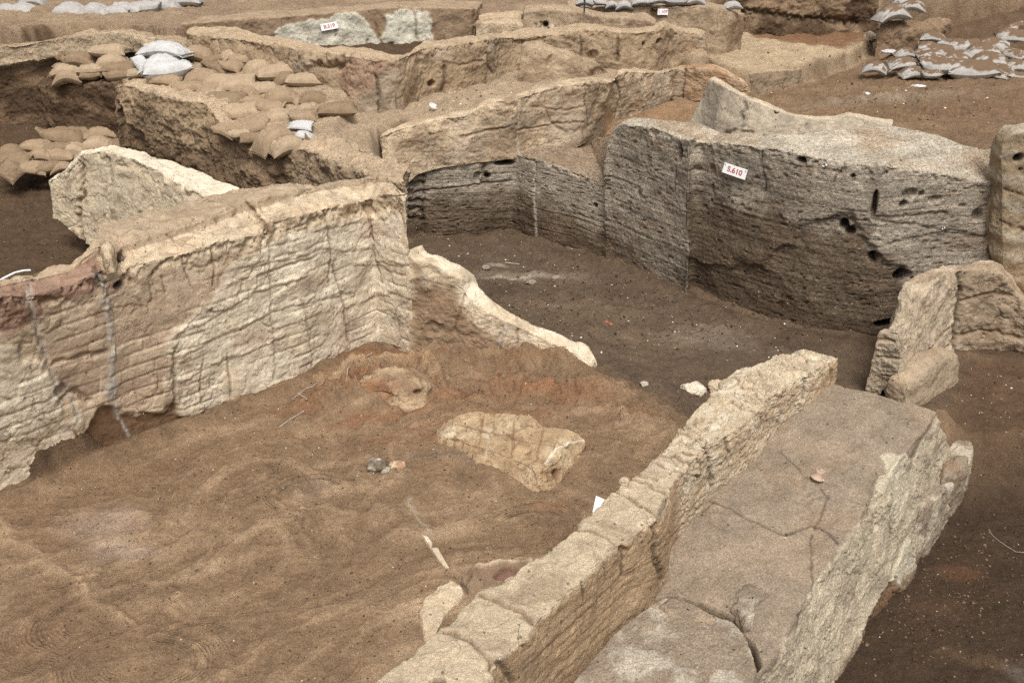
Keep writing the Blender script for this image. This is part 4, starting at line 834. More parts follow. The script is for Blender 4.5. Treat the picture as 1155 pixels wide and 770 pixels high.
# brown floors beyond the section
region([P(676, 160, .9), P(690, 140, .95), P(748, 112, .98), P(800, 98, 1.1), P(850, 92, 1.2), P(846, 84, 1.35), P(898, 79, 1.35), P(942, 66, 1.35), P(966, 58, 1.35), P(995, 30, 1.4), P(1300, 20, 1.4), P(1400, 200, 1.2), P(1130, 172, 1.5), P(1086, 164, 1.6), P(1010, 145, 1.65), P(900, 140, 1.6), P(815, 143, 1.55), P(775, 132, 1.5), P(716, 134, 1.4)], plane([(760, 104, 1.0), (860, 105, 1.15), (900, 94, 1.2), (968, 68, 1.2), (1080, 140, 1.2), (1120, 120, 1.2), (1100, 95, 1.22)]), lin(136, 111, 86, .7), .08, .12)
region([P(676, 160, .9), P(690, 138, .95), P(748, 112, .98), P(800, 98, 1.1), P(806, 106, 1.1), P(775, 132, 1.2), P(716, 134, 1.2)], .97, lin(156, 126, 96), .05, .1, cs=.8)
region([P(797, 64, 1.42), P(800, 45, 1.45), P(850, 28, 1.5), P(995, 30, 1.5), P(968, 56, 1.4), P(942, 64, 1.4), P(898, 77, 1.4), P(846, 82, 1.4), P(806, 75, 1.4)], plane([(850, 80, 1.42), (960, 58, 1.4), (860, 40, 1.42), (960, 35, 1.42), (810, 60, 1.43)]), lin(182, 160, 130), .04, .15)
region([P(846, 30, 1.45), P(995, 30, 1.45), P(978, 46, 1.4), P(950, 54, 1.4), P(900, 50, 1.4), P(850, 42, 1.42)], lambda x, y: 1.40, lin(132, 100, 74), .1, .15)
# right bank with the dusty bags
region([P(995, 75, 1.2), P(1010, 55, 1.35), P(1070, 38, 1.5), P(1155, 5, 1.9), P(1500, 10, 1.9), P(1500, 90, 1.2), P(1155, 92, 1.2), P(1040, 86, 1.2)], plane([(1000, 75, 1.22), (1060, 84, 1.22), (1150, 92, 1.22), (1060, 40, 1.52), (1155, 40, 1.6), (1155, 2, 1.95), (1080, 5, 1.85)]), lin(112, 90, 70, .7), .12, .15)
# left pit
region([P(-160, 70, 1.9)] + [Y(x, t, y_ + .15) for x, t, y_ in ((-60, 60, 14.0), (0, 52, 14.2), (80, 41, 14.35), (140, 38, 14.4))] + [Y(185, 70, 13.6), P(127, 93, 1.5)] + [back(p, .05, .1) for p in bkl[2:]] + [P(440, 201, 1.5), P(325, 208, 1.6), P(271, 216, 1.6), P(178, 240, 1.62), P(112, 262, 1.62), P(80, 300, 1.65), P(40, 308, 1.7), P(0, 318, 1.7), P(-130, 335, 1.7), P(-400, 340, 1.7)], ZL, C_SOILD, .05)
slp = lambda x, y: ZL + .30 * sstep(11.7, 12.6, y) + .2 * sstep(12.8, 14.2, y)
region([P(-200, 200, .2), P(150, 200, .2), Y(180, 110, 13.6), Y(140, 60, 14.3), Y(-100, 70, 14.2)], slp, C_SOILD, .1)
# rooms at the low level
low_ = [P(-500, 340, 1.6), P(-130, 342, 1.66), P(0, 328, 1.66), P(60, 320, 1.6), P(112, 297, 1.5), P(200, 277, 1.5), P(290, 256, 1.5), P(378, 226, 1.45), P(440, 214, 1.4)]
low_ = [p + np.array([-.10, .14, 0]) for p in low_]
sectl = [back(P(*b, ZP), .02, .12) for b in ((440, 280), (474, 269), (519, 268), (576, 262), (602, 272), (640, 280), (690, 297), (735, 315), (784, 329), (830, 348), (911, 374), (990, 386), (1068, 400), (1110, 410), (1260, 440))]
region(low_ + sectl + [P(1700, 520, -.2), P(1900, 1100, 0.), P(-900, 1100, 0.)], 0.0, C_FLOOR, .03)
stl = [P(468, 399, 0), P(500, 402, 0), P(560, 398, 0), P(620, 402, 0), P(668, 410, 0), P(700, 425, 0), P(745, 452, 0), P(790, 480, 0)]
region(stl + [P(838, 500, .1), P(946, 440, .1), P(1000, 470, -.1), P(1100, 470, -.2), P(1400, 470, -.2)] + sectl[::-1], ZP, C_PIT, .24, .22)
rp = plane([(1000, 720, -.74), (1094, 560, -.76), (1150, 640, -.72), (1100, 700, -.72), (1150, 580, -.76)])
region([P(700, 900, -.1), P(870, 720, 0), P(950, 590, .1), P(1030, 500, .2), P(1085, 515, -.35), P(1160, 505, -.35), P(1500, 520, -.35), P(1700, 1100, -.6), P(800, 1100, -.5)], rp, C_RPIT, .30, .25)
# right slope soil
region([P(1060, 470, -.2), P(1086, 425, -.15), P(1090, 405, -.12), P(1170, 405, -.1), P(1400, 430, -.1), P(1400, 500, -.3), P(1160, 500, -.3), P(1085, 505, -.3)], None or (lambda x, y: -.2 + .10 * sstep(7.6, 9.2, y)), lin(104, 83, 64, .7), .12, .15)
# relief and soil marks, metres
ELL = lambda px, py, z: P(px, py, z)[:2]
def bump(px, py, z, rx, ry, ang, h, col=None, cs=.8, pw=2.0, cw=.3):
    global Z, GC
    c = ELL(px, py, z); I = np.where((np.abs(GX - c[0]) < 3 * max(rx, ry)) & (np.abs(GY - c[1]) < 3 * max(rx, ry)))[0]
    d = WARP[I] - c; ca, sa = math.cos(math.radians(ang)), math.sin(math.radians(ang))
    r = np.sqrt(((d[:, 0] * ca + d[:, 1] * sa) / rx) ** 2 + ((-d[:, 0] * sa + d[:, 1] * ca) / ry) ** 2)
    if h: Z[I] += h * np.exp(-r ** pw) * (1 + (.9 * w2[I] + .7 * w1[I] + .4 * w3n[I] if abs(h) > .02 else 0))
    if col is not None: GC[I] = mix(GC[I], col, (1 - sstep(1 - cw, 1 + cw, r)) * cs)
room = sstep(-.1, .25, poly_sdf(XY, np.array([p[:2] for p in low_ + [P(470, 400, 0)] + stl[1:] + [P(838, 500, .1), P(560, 1000, 0), P(-900, 1100, 0)]])))
Z += .012 * w1 + .010 * w2 * (1 + 0 * room) + .0045 * w3n + .0016 * w4 + .006 * terrace(fbm(X3, 3.1, 4, 361), 3, .15)
rough = np.where(GY > 9.3, 1.0, .3); Z += .03 * rough * w2 + .012 * rough * w3n
red = lin(148, 102, 72); pale = lin(192, 164, 132); dk = lin(116, 90, 68)
bump(420, 432, 0, .60, .30, 20, .11); bump(480, 436, 0, .40, .22, -10, .06); bump(560, 450, 0, .9, .5, 0, .05); bump(570, 512, 0, .55, .26, -5, .015); bump(640, 440, 0, .5, .2, -5, .08); bump(720, 470, 0, .5, .4, 0, .03); bump(760, 440, 0, .35, .35, 0, .06); bump(390, 455, 0, .3, .25, 0, .06, None)
bump(350, 490, 0, .2, .14, 0, -.03); bump(620, 540, 0, .3, .2, 0, -.03); bump(430, 530, 0, .25, .16, 0, .03); bump(700, 520, 0, .28, .35, 0, -.02); bump(800, 470, 0, .2, .2, 0, .04)
bump(500, 405, 0, .35, .22, 0, .08, C_FLOOR, .6); bump(600, 412, 0, .45, .12, -8, .09, lin(150, 118, 88), .6); bump(690, 410, -.05, .2, .12, 0, .08)
for a in ((410, 405, .28, .10, 15, .85), (440, 398, .16, .08, 0, .8), (400, 440, .22, .08, 20, .7), (470, 448, .25, .05, 5, .6), (530, 455, .42, .07, 6, .75), (610, 445, .5, .07, -8, .85), (650, 455, .25, .05, -5, .8), (700, 468, .25, .06, -8, .6), (450, 470, .35, .06, 12, .7), (390, 480, .3, .06, 20, .5), (360, 455, .15, .2, 20, .5), (440, 500, .25, .06, 5, .4), (625, 568, .14, .05, -10, .6), (570, 470, .5, .10, 0, .35), (330, 465, .18, .08, 20, .5), (480, 490, .2, .06, 0, .5), (680, 430, .18, .06, 0, .45)):
    bump(a[0], a[1], 0, a[2], a[3], a[4], .012, red, a[5] * .62, cw=.7)
for a in ((120, 590, .28, .16, 10, .7, lin(170, 148, 128)), (130, 615, .2, .1, 0, .7, lin(172, 150, 130)), (165, 625, .18, .08, 0, .5, lin(172, 150, 130)), (200, 600, .3, .1, 20, .3, pale), (230, 640, .3, .08, 30, .4, pale), (300, 590, .4, .05, 30, .35, pale), (220, 680, .3, .10, 0, .3, pale), (690, 470, .4, .05, -12, .4, pale), (720, 485, .22, .12, 0, .4, pale), (500, 600, .22, .14, 0, .45, lin(176, 150, 118)), (520, 590, .12, .1, 0, .4, pale), (480, 680, .35, .16, 20, .55, pale), (470, 725, .3, .1, 15, .3, pale), (350, 560, .4, .06, 20, .3, pale), (380, 520, .25, .05, 0, .3, pale), (540, 520, .3, .05, -5, .35, lin(120, 104, 92)), (490, 515, .2, .06, 0, .45, lin(112, 100, 90)), (345, 550, .2, .1, 20, .35, lin(120, 104, 90)), (60, 700, .4, .25, 0, .3, dk), (40, 740, .5, .2, 0, .3, dk), (150, 545, .6, .12, 35, .35, dk), (60, 600, .3, .15, -30, .3, dk), (590, 540, .3, .12, 0, .3, dk), (640, 600, .3, .15, 20, .3, dk), (430, 590, .3, .2, 0, .2, dk)):
    bump(a[0], a[1], 0, a[2], a[3], a[4], .004, a[6], a[5], cw=.7)
for a in ((600, 310, .5, .10, 0, .3, C_GREYL), (575, 312, .3, .03, 0, .5, C_GREYL), (560, 300, .15, .03, 0, .4, C_GREYL), (720, 380, .5, .15, -10, .3, C_UPD), (800, 380, .4, .25, 0, .25, C_GREY), (660, 350, .6, .2, -15, .25, C_UPD), (560, 330, .3, .15, 0, .4, C_DARK), (900, 385, .5, .15, 0, .4, C_DARK), (700, 330, .3, .12, 0, .4, C_SOILD)):
    bump(a[0], a[1], ZP, a[2], a[3], a[4], 0, a[6], a[5], cw=.8)
for a in ((1060, 680, .25, .1, 20, .4, lin(100, 78, 58)), (1150, 758, .13, .10, 0, .25, lin(150, 140, 128)), (1090, 745, .2, .06, -20, .3, lin(130, 104, 76)), (1080, 640, .16, .1, 0, .4, lin(118, 84, 58)), (1000, 740, .2, .2, 0, .25, C_DARK)):
    bump(a[0], a[1], -.72, a[2], a[3], a[4], 0, a[6], a[5], cw=.8)
for a in ((900, 120, .8, .15, 0, .35, lin(160, 134, 104)), (1000, 110, 1.2, .2, 10, .3, C_GREY), (1080, 125, .9, .25, 0, .3, dk), (1020, 140, .6, .12, 0, .4, lin(160, 134, 104)), (960, 98, .8, .15, 0, .3, lin(160, 134, 104)), (870, 108, .4, .2, 0, .3, lin(168, 140, 108))):
    bump(a[0], a[1], 1.2, a[2], a[3], a[4], .03, a[6], a[5], cw=.9)
ang_ = .35 + .9 * fbm(X3, .45, 2, 401); ca_, sa_ = np.cos(ang_), np.sin(ang_)
FX = np.stack([GX * ca_ + GY * sa_ + .5 * fbm(X3, .8, 3, 411), (-GX * sa_ + GY * ca_) + .35 * fbm(X3, .9, 3, 421), GX * 0], 1)
fl1 = fbm(FX, np.array([.9, 4.5, 1]), 4, 431); fl2 = fbm(FX, np.array([1.6, 12, 1]), 3, 441)
Z += room * (.018 * fl1 + .006 * fl2); GC = mix(GC, pale, room * .24 * sstep(.05, .5, fl1 + .3 * fl2)); GC = mix(GC, dk * .8, room * .24 * sstep(.05, .5, -fl1 + .3 * fl2))
cen = np.exp(-((GX - P(520, 450, 0)[0]) / 1.25) ** 2 - ((GY - P(520, 440, 0)[1]) / .75) ** 2)
fl3 = fbm(FX, np.array([1.2, 8, 1]), 4, 451); GC = mix(GC, red, cen * .65 * sstep(.1, .45, fl3)); Z += cen * .02 * fl3
# trowel arcs scraped into the soil
SwP = np.zeros(len(GX), np.float32); SwE = np.zeros(len(GX), np.float32)
for (px, py, rx, ry, ang, k) in ((130, 690, .8, .5, 25, 120), (280, 670, .7, .35, 10, 130), (300, 600, .5, .28, 30, 140), (720, 480, .55, .4, 0, 110), (350, 555, .45, .3, 10, 130), (650, 470, .7, .3, -5, 90), (160, 750, .6, .4, 0, 130), (420, 640, .6, .4, 40, 120), (600, 600, .5, .4, 45, 120), (60, 620, .6, .3, -40, 110), (250, 545, .7, .3, 30, 120), (520, 470, .8, .35, 10, 70)):
    c = ELL(px, py, 0); d = XY - c; ca, sa = math.cos(math.radians(ang)), math.sin(math.radians(ang))
    r = np.sqrt(((d[:, 0] * ca + d[:, 1] * sa) / rx) ** 2 + ((-d[:, 0] * sa + d[:, 1] * ca) / ry) ** 2)
    I = np.where(r < 1.3)[0]; env = np.exp(-((r[I] - .62) / .26) ** 2) * sstep(-.15, .3, w1[I] + .6 * w2[I])
    s_ = np.sin(r[I] * k * .23 + 4 * w1[I]); e0 = SwE[I].copy(); win = env > e0
    SwP[I] = np.where(win, r[I] * k * 1.15 * max(rx, ry) * 1.6 + 4 * w1[I], SwP[I]); SwE[I] = np.where(win, env - .6 * e0, e0 - .6 * env).clip(0)
    Z[I] += .0065 * env * s_; GC[I] = GC[I] * (1 + .12 * env * s_)[:, None]
# pale ridge line on the floor, far left
def ridge(pts, z, w, h, col=None, cs=.6):
    global Z, GC
    L = np.array([np.r_[ELL(a, b, z), 0] for a, b in pts]); d = seg_dist(np.c_[WARP, np.zeros(len(WARP), np.float32)], L)
    f_ = np.exp(-(d / w) ** 2); Z += h * f_
    if col is not None: GC = mix(GC, col, f_ * cs)
ridge([(0, 590), (60, 640), (110, 680), (145, 708)], 0, .05, .025, pale, .35)
ridge([(468, 560), (474, 585), (478, 603)], 0, .016, .004, lin(176, 160, 140), .7)
ridge([(400, 425), (440, 412), (470, 418), (490, 430)], 0, .10, .06, lin(178, 146, 112), .55)
ridge([(370, 440), (400, 426), (440, 413)], 0, .08, .05, lin(182, 156, 122), .6)
ridge([(545, 640), (520, 655)], 0, .05, -.03, dk, .4)
ridge([(470, 600), (495, 625), (520, 655)], 0, .03, -.015, None)
ridge([(700, 300), (760, 330), (860, 372), (985, 390)], ZP, .12, .05, C_SOILD, .5)
ridge([(470, 276), (575, 268), (680, 300)], ZP, .12, .05, C_SOILD, .5)
ridge([(0, 562), (90, 527), (205, 482), (300, 447), (430, 390)], 0, .09, .07, C_SOILD, .3)
ridge([(600, 770), (690, 640), (780, 500)], 0, .06, .03, None)
ridge([(490, 412), (540, 410), (575, 408), (610, 414), (650, 422)], 0, .11, .12, C_FLOOR, .4)
GC = GC * (1 + .10 * w2 + .08 * w3n)[:, None]
V = np.stack([GX, GY, Z], 1); a = np.arange(len(V)).reshape(len(ys), len(sx))
Fq = np.stack([a[:-1, :-1], a[:-1, 1:], a[1:, 1:], a[1:, :-1]], -1).reshape(-1, 4)
GND = tag(mesh_obj('ground', V, Fq, M_SOIL, GC, origin=False), kind='structure')
for nm_, ar in (('SwP', SwP), ('SwE', SwE)):
    at = GND.data.attributes.new(nm_, 'FLOAT', 'POINT'); at.data.foreach_set('value', ar.astype(np.float32))
_zg = Z.reshape(len(ys), len(sx))
def gz(x, y):
    j = int(np.clip(np.searchsorted(ys, y), 0, len(ys) - 1)); i = int(np.clip(np.searchsorted(sx, x / (y + 2.0)), 0, len(sx) - 1)); return float(_zg[j, i])
# ------------------------------------------------------------------ sandbags
def cloth(name, base, dust=None):
    m = earth(name, grain=.10, mottle=.14, fleck=.05, pits=0, bump=.35, rough=.85, use_col=False, base=tuple(base), fine=1.6)
    if dust is not None:
        N = m.node_tree.nodes; L = m.node_tree.links; bs = N['Principled BSDF']; src = bs.inputs['Base Color'].links[0].from_socket
        g = N.new('ShaderNodeNewGeometry'); sx_ = N.new('ShaderNodeTexNoise'); sx_.inputs['Scale'].default_value = 7; sx_.inputs['Detail'].default_value = 6
        tc = N.new('ShaderNodeTexCoord'); L.new(tc.outputs['Object'], sx_.inputs['Vector'])
        sx_.inputs['Scale'].default_value = 2.4; se_ = N.new('ShaderNodeSeparateXYZ'); L.new(g.outputs['Normal'], se_.inputs[0])
        ad = N.new('ShaderNodeMath'); ad.operation = 'MULTIPLY_ADD'; L.new(se_.outputs[2], ad.inputs[0]); ad.inputs[1].default_value = .55; L.new(sx_.outputs[0], ad.inputs[2])
        mr = N.new('ShaderNodeMapRange'); L.new(ad.outputs[0], mr.inputs[0]); mr.inputs[1].default_value = .78; mr.inputs[2].default_value = .90
        mx = N.new('ShaderNodeMix'); mx.data_type = 'RGBA'; L.new(mr.outputs[0], mx.inputs[0]); L.new(src, mx.inputs[6]); mx.inputs[7].default_value = (*dust, 1); L.new(mx.outputs[2], bs.inputs['Base Color'])
    return m
M_BAG = [cloth('burlap', lin(158, 136, 110)), cloth('burlap_faded', lin(172, 151, 124)), cloth('burlap_dusty', lin(140, 119, 95))]
M_WBAG = cloth('white_sack', (.44, .43, .41)); M_GBAG = cloth('greyed_white_sack', (.34, .32, .295)); M_DBAG = cloth('muddy_white_sack', (.38, .36, .33), lin(118, 97, 76))
def bag_mesh(seed, tied=False):
    """a filled sack: two sewn sheets with pinched corners, creases running in from the ends, a sagging body"""
    n, m = 38, 24; rn = np.random.default_rng(seed)
    U, W = np.meshgrid(np.linspace(-1, 1, n), np.linspace(-1, 1, m), indexing='ij'); U = np.sign(U) * np.abs(U) ** .85; W = np.sign(W) * np.abs(W) ** .85
    bend = rn.uniform(-.05, .16); skew = rn.uniform(-.12, .12); fat = rn.uniform(.85, 1.15)
    Vs = []; Fs = []
    for side in (1, -1):
        x = .5 * U * (1 - .07 * (1 - U * U) - .05 * (1 - W * W) * U * U); y = .255 * W * (1 - .13 * (1 - W * W) * 0 + .10 * (1 - U * U) * W * W + .06 * np.abs(U) ** 4)
        if tied:
            k = sstep(.45, .95, U); y = y * (1 - .55 * k)
        h = (np.clip(1 - np.abs(U) ** 3.4, 0, 1) ** .60) * (np.clip(1 - np.abs(W) ** 2.6, 0, 1) ** .55)
        Q = np.stack([U * .5, W * .3, np.full_like(U, side * .2)], -1).reshape(-1, 3) + seed * 1.9
        lump = fbm(Q, 3.2, 3, seed).reshape(U.shape); wr = (perlin(Q * np.array([4, 20, 3]), 1, seed + 3) + .7 * perlin(Q * np.array([9, 34, 3]), 1, seed + 5)).reshape(U.shape)
        wy = perlin(Q * np.array([16, 5, 3]), 1, seed + 8).reshape(U.shape)
        z = side * .122 * fat * h * (1 + .22 * lump) + side * .045 * wr * (np.abs(U) ** 1.5) * h ** .5 + side * .016 * wy * h
        z = z - bend * U * U + skew * U * W * .35 + .03 * np.sign(U) * np.abs(U) ** 5 * rn.uniform(-1, 1)
        if tied: z = z + .10 * sstep(.7, 1, U)
        Vs.append(np.stack([x, y, z], -1).reshape(-1, 3))
        a_ = np.arange(n * m).reshape(n, m) + (0 if side > 0 else n * m)
        q = np.stack([a_[:-1, :-1], a_[1:, :-1], a_[1:, 1:], a_[:-1, 1:]], -1).reshape(-1, 4)
        Fs.append(q if side > 0 else q[:, ::-1])
    me = bpy.data.meshes.new('sandbag'); me.from_pydata(np.concatenate(Vs).tolist(), [], np.concatenate(Fs).tolist()); me.polygons.foreach_set('use_smooth', np.ones(len(me.polygons), bool))
    me.materials.append(M_BAG[0]); return me
BM = [bag_mesh(k, k % 3 == 2) for k in range(14)]
from mathutils import Matrix, Vector
brn = np.random.default_rng(5); SEAM = []
def seam_mesh():
    V = []; n = 14
    for k in range(n):
        t = k / (n - 1) * 2 - 1
        for q in (0, 1): V.append((.50 + .045 * q + .012 * math.sin(9 * t), t * .2, .012 * math.sin(14 * t + 2 * q) + .05 * q))
    F = [(2 * k, 2 * k + 1, 2 * k + 3, 2 * k + 2) for k in range(n - 1)]
    V2 = [(x, y, z + .008) for x, y, z in V]; o = len(V)
    F2 = [(a + o, d + o, c + o, b + o) for a, b, c, d in F]
    me = bpy.data.meshes.new('neck'); me.from_pydata(V + V2, [], F + F2); me.materials.append(M_BAG[2]); return me
NECK = seam_mesh()
NUM = ['first', 'second', 'third', 'fourth', 'fifth', 'sixth', 'seventh', 'eighth', 'ninth', 'tenth', 'eleventh', 'twelfth']
def bag(px, py, w, y, label, group, ang=0, tilt=28, mat=None, thick=1.0, wide=1.0, yaw=None, neck=False):
    c = Y(px, py, y); c[2] += brn.uniform(-.02, .03); dep = y * cp + (CAMZ - c[2]) * sp; L = w * dep / FPX * 1.16
    me = BM[int(brn.integers(len(BM)))]
    o = bpy.data.objects.new('sandbag', me); COL.objects.link(o)
    if mat is None: mat = M_BAG[int(brn.integers(3))]
    o.material_slots[0].link = 'OBJECT'; o.material_slots[0].material = mat
    t = math.radians(tilt); a = math.radians(ang); yw = math.radians(brn.uniform(-14, 14) if yaw is None else yaw)
    R = Matrix.Rotation(t, 3, 'X') @ Matrix.Rotation(a, 3, 'Z') @ Matrix.Rotation(yw, 3, 'Z') @ Matrix.Rotation(brn.uniform(-.12, .12), 3, 'X')
    if brn.random() < .5: R = R @ Matrix.Rotation(math.pi, 3, 'Z')
    M4 = Matrix.Translation(Vector(c)) @ R.to_4x4() @ Matrix.Diagonal((L, L * wide, L * thick * 1.15, 1))
    o.matrix_world = M4
    tag(o, label, 'sandbag', group)
    if neck or brn.random() < .22:
        k = bpy.data.objects.new('neck', NECK); COL.objects.link(k); k.parent = o
    return o
def pile(items, yf, noun, place, group, mat=None, rows=None, **kw):
    """items: (px, py, width, angle[, options]) listed row by row"""
    for ri, (rname, row) in enumerate(items):
        row = sorted(row, key=lambda r: r[0])
        for i, r in enumerate(row):
            opt = dict(kw); opt.update(r[4] if len(r) > 4 else {})
            yy = yf(r[0], r[1]) - opt.pop('near', 0)
            pos = ('lone' if len(row) == 1 else 'leftmost' if i == 0 else 'rightmost' if i == len(row) - 1 else NUM[i] + ' from left')
            bag(r[0], r[1], r[2], yy, f"{opt.pop('noun', noun)}, {pos}, {rname} row {place}", group, r[3], mat=opt.pop('mat', mat), **opt)
T = dict
pile([('lowest', [(10, 194, 26, -35, T(tilt=50, wide=1.3)), (35, 189, 33, 12), (55, 189, 26, 14), (70, 189, 24, 14)]),
      ('second', [(14, 181, 37, 10), (46, 176, 30, 3), (70, 178, 30, 2), (88, 178, 30, 0)]),
      ('third', [(12, 170, 34, 8), (64, 168, 30, 8), (84, 169, 30, 5), (110, 164, 38, -4), (138, 163, 32, 12)]),
      ('top', [(40, 166, 32, -12), (70, 154, 46, 5), (93, 150, 26, -15), (116, 151, 40, 6), (137, 151, 26, 8)])],
     lambda px, py: 12.45 + (198 - py) * .020 + .0016 * px, 'tan sandbag', 'of the stack on the left pit floor', 'sandbags stacked in the left pit', tilt=7, thick=1.35)
pile([('lower', [(77, 88, 31, 4), (104, 81, 27, -12), (103, 85, 22, -5), (133, 86, 29, 6)]), ('middle', [(77, 79, 37, -3), (68, 74, 16, -10), (133, 77, 33, 14)]), ('upper', [(90, 67, 38, -5), (125, 67, 34, 12)]), ('topmost', [(121, 58, 34, 6)])],
     lambda px, py: 13.75 + (92 - py) * .010 - .002 * px, 'plump tan sandbag', 'of the small stack under the pale rim', 'sandbags stacked under the rim', tilt=6, thick=1.35)
pile([('upright', [(159, 72, 22, -55, T(tilt=40))]), ('lower', [(190, 81, 48, 6)]), ('middle', [(183, 70, 46, 4)]), ('top', [(185, 54, 49, 3, T(thick=1.1))])], lambda px, py: 13.15 + (82 - py) * .012, 'bright white sandbag', 'of the white stack among tan bags', 'white sandbags by the heap', mat=M_WBAG, tilt=4, thick=1.25)
pile([('back', [(155, 83, 20, 20), (189, 36, 44, 2, T(near=-1.1, noun='dusty tan sandbag')), (222, 60, 34, 8), (240, 68, 22, 35), (262, 63, 24, 20), (275, 65, 34, 12), (246, 74, 24, -30), (260, 75, 24, -25), (291, 75, 36, 18), (271, 86, 20, -20)]),
      ('second', [(228, 88, 40, 4), (247, 93, 37, 4), (266, 96, 40, 12), (312, 84, 42, 14), (322, 89, 30, 25), (342, 92, 36, 6), (206, 99, 30, 0), (187, 91, 32, -4)]),
      ('third', [(213, 101, 30, 3), (237, 103, 40, 1), (270, 101, 28, 10), (281, 106, 24, -30), (296, 100, 34, 12), (317, 110, 40, 8, T(near=.08)), (334, 112, 24, -50), (352, 111, 36, 6)]),
      ('fourth', [(253, 115, 40, -2), (286, 116, 26, 0), (304, 120, 36, -15), (271, 127, 34, 12, T(wide=1.2)), (345, 124, 22, 30), (379, 125, 38, 2, T(tilt=8))]),
      ('fifth', [(248, 130, 30, -40), (287, 140, 30, 40, T(wide=1.3)), (314, 131, 40, 15), (341, 134, 28, 2), (296, 133, 26, 10)]),
      ('front', [(252, 146, 28, -28), (267, 145, 24, 0), (270, 153, 22, 20), (284, 155, 24, 12), (308, 152, 44, 48, T(wide=1.1, near=.1)), (325, 163, 38, 38, T(near=.05))])],
     heap_y, 'tan sandbag', 'of the big heap on the baulk', 'sandbags heaped on the baulk', tilt=14, thick=1.35)
pile([('tucked', [(339, 143, 24, -8), (342, 153, 20, -22)])], lambda px, py: heap_y(px, py) - .05, 'white sandbag', 'under the right end of the heap', 'white sandbags by the heap', mat=M_WBAG, tilt=20)
pile([('front', [(8, 13, 26, -8), (27, 12, 38, -6), (48, 14, 32, -10, T(mat=M_BAG[2], noun='brown sandbag')), (79, 15, 42, -6), (108, 14, 36, -8), (129, 13, 30, -12), (145, 11, 32, -10), (164, 10, 32, 6), (185, 6, 34, 8), (208, 2, 34, 10)]), ('rear', [(36, 1, 28, 0)])],
     lambda px, py: 15.6 + (14 - py) * .05, 'greyish white sandbag', 'lying along the top left edge', 'white sandbags along the top left', mat=M_GBAG, tilt=8, thick=1.3)
pile([('single', [(660, 2, 20, 0), (677, 2, 15, 10), (690, 4, 14, 0), (704, 4, 18, 4), (723, 2, 20, 5), (742, 1, 20, 0), (763, 2, 26, 0), (785, 2, 20, 0), (826, 6, 20, 25)])], lambda px, py: 16.2 - .0006 * px, 'pale grey sack', 'behind the far labelled wall', 'pale sacks behind the far wall', mat=M_GBAG, tilt=5, thick=1.3)
mq = lambda px, py: P(px, py, 1.24 + (90 - py) * .0072)[1] - .05
pile([('lowest', [(1030, 80, 26, 12), (1050, 83, 22, -5), (1060, 76, 42, -4), (1095, 80, 50, -8), (1130, 78, 30, -20), (1127, 86, 18, 0), (1147, 86, 20, -5)]),
      ('second', [(1020, 71, 32, 12), (988, 74, 24, -20), (1051, 65, 30, 8), (1080, 65, 32, -4), (1116, 68, 46, -3), (1147, 75, 30, -12)]),
      ('third', [(1022, 60, 22, 8), (1040, 58, 20, 30), (1056, 57, 36, -8), (1082, 52, 32, -8), (1110, 60, 44, 0), (1145, 60, 26, -30)]),
      ('top', [(1054, 43, 26, -12), (1072, 49, 26, -8), (1095, 49, 30, 0), (1120, 51, 34, -6), (1145, 42, 36, -18), (1148, 30, 26, 20)])], mq, 'muddy white sandbag', 'of the collapsed pile at the right', 'muddy sandbags at the right', mat=M_DBAG, tilt=14, thick=1.2)
pile([('mound', [(1008, 12, 36, 14), (1030, 6, 26, -8), (1022, 1, 26, 0)])], lambda px, py: 16.3 + (12 - py) * .03, 'white sandbag', 'on the earth mound at the back right', 'white sandbags on the mound', mat=M_DBAG, tilt=15, thick=1.2)
pile([('flat', [(975, 35, 28, 2), (1004, 58, 17, -4, T(tilt=4))])], lambda px, py: P(px, py, 1.36)[1], 'flat white sandbag', 'left of the collapsed pile', 'flattened sandbags', mat=M_WBAG, tilt=6, thick=.6)

M_POT_ = earth('sherd', grain=.1, mottle=.1, fleck=0, pits=0, bump=.3)
# ------------------------------------------------------------------ slabs and stones on the room floor
def slab(pts_f, name, label, cat, seed, mat=M_BRICK, cols=(lin(172, 146, 114), lin(188, 166, 134)), th=.06, res=.009, flake=.015):
    def foot(a, b):
        return a if a[1] < b[1] - .06 else np.array([b[0], b[1] - .10, a[2]])
    S = Loft([[foot(P(*a, za), P(*b, zb)), P(*b, zb), P(*c, zc), drop(P(*c, zc), -.1)] for (a, za), (b, zb), (c, zc) in pts_f], res=res, caps=(1, 1), smooth=14)
    relief(S, .03, .016, .005, flake, seed); S.col[:] = cols[0]; S.col = mix(S.col, cols[1], sstep(-.15, .3, fbm(S.G, 4, 4, seed + 2)))
    return S
S = slab([(((490, 488), -.02), ((491, 486), .03), ((500, 475), .05)), (((505, 505), -.03), ((504, 491), .08), ((515, 465), .15)), (((530, 520), -.03), ((530, 502), .10), ((540, 461), .17)), (((565, 530), -.03), ((566, 512), .11), ((575, 465), .18)), (((590, 540), -.03), ((590, 522), .12), ((600, 470), .17)), (((608, 545), -.03), ((606, 530), .12), ((612, 480), .16)), (((622, 545), -.03), ((620, 528), .12), ((636, 483), .15)), (((640, 530), -.03), ((638, 518), .05), ((652, 488), .12)), (((658, 510), -.03), ((656, 508), .05), ((662, 497), .06))], 'slab', '', '', 401)
plates(S, (7, 7, 7), .012, .010, .05, 1.0, 73, C_BROWN, .6, (-.3, .1))
S.col = mix(S.col, C_PLAST, S.zone([(498, 485), (515, 478), (512, 492), (500, 494)], .015, .02) * .35)
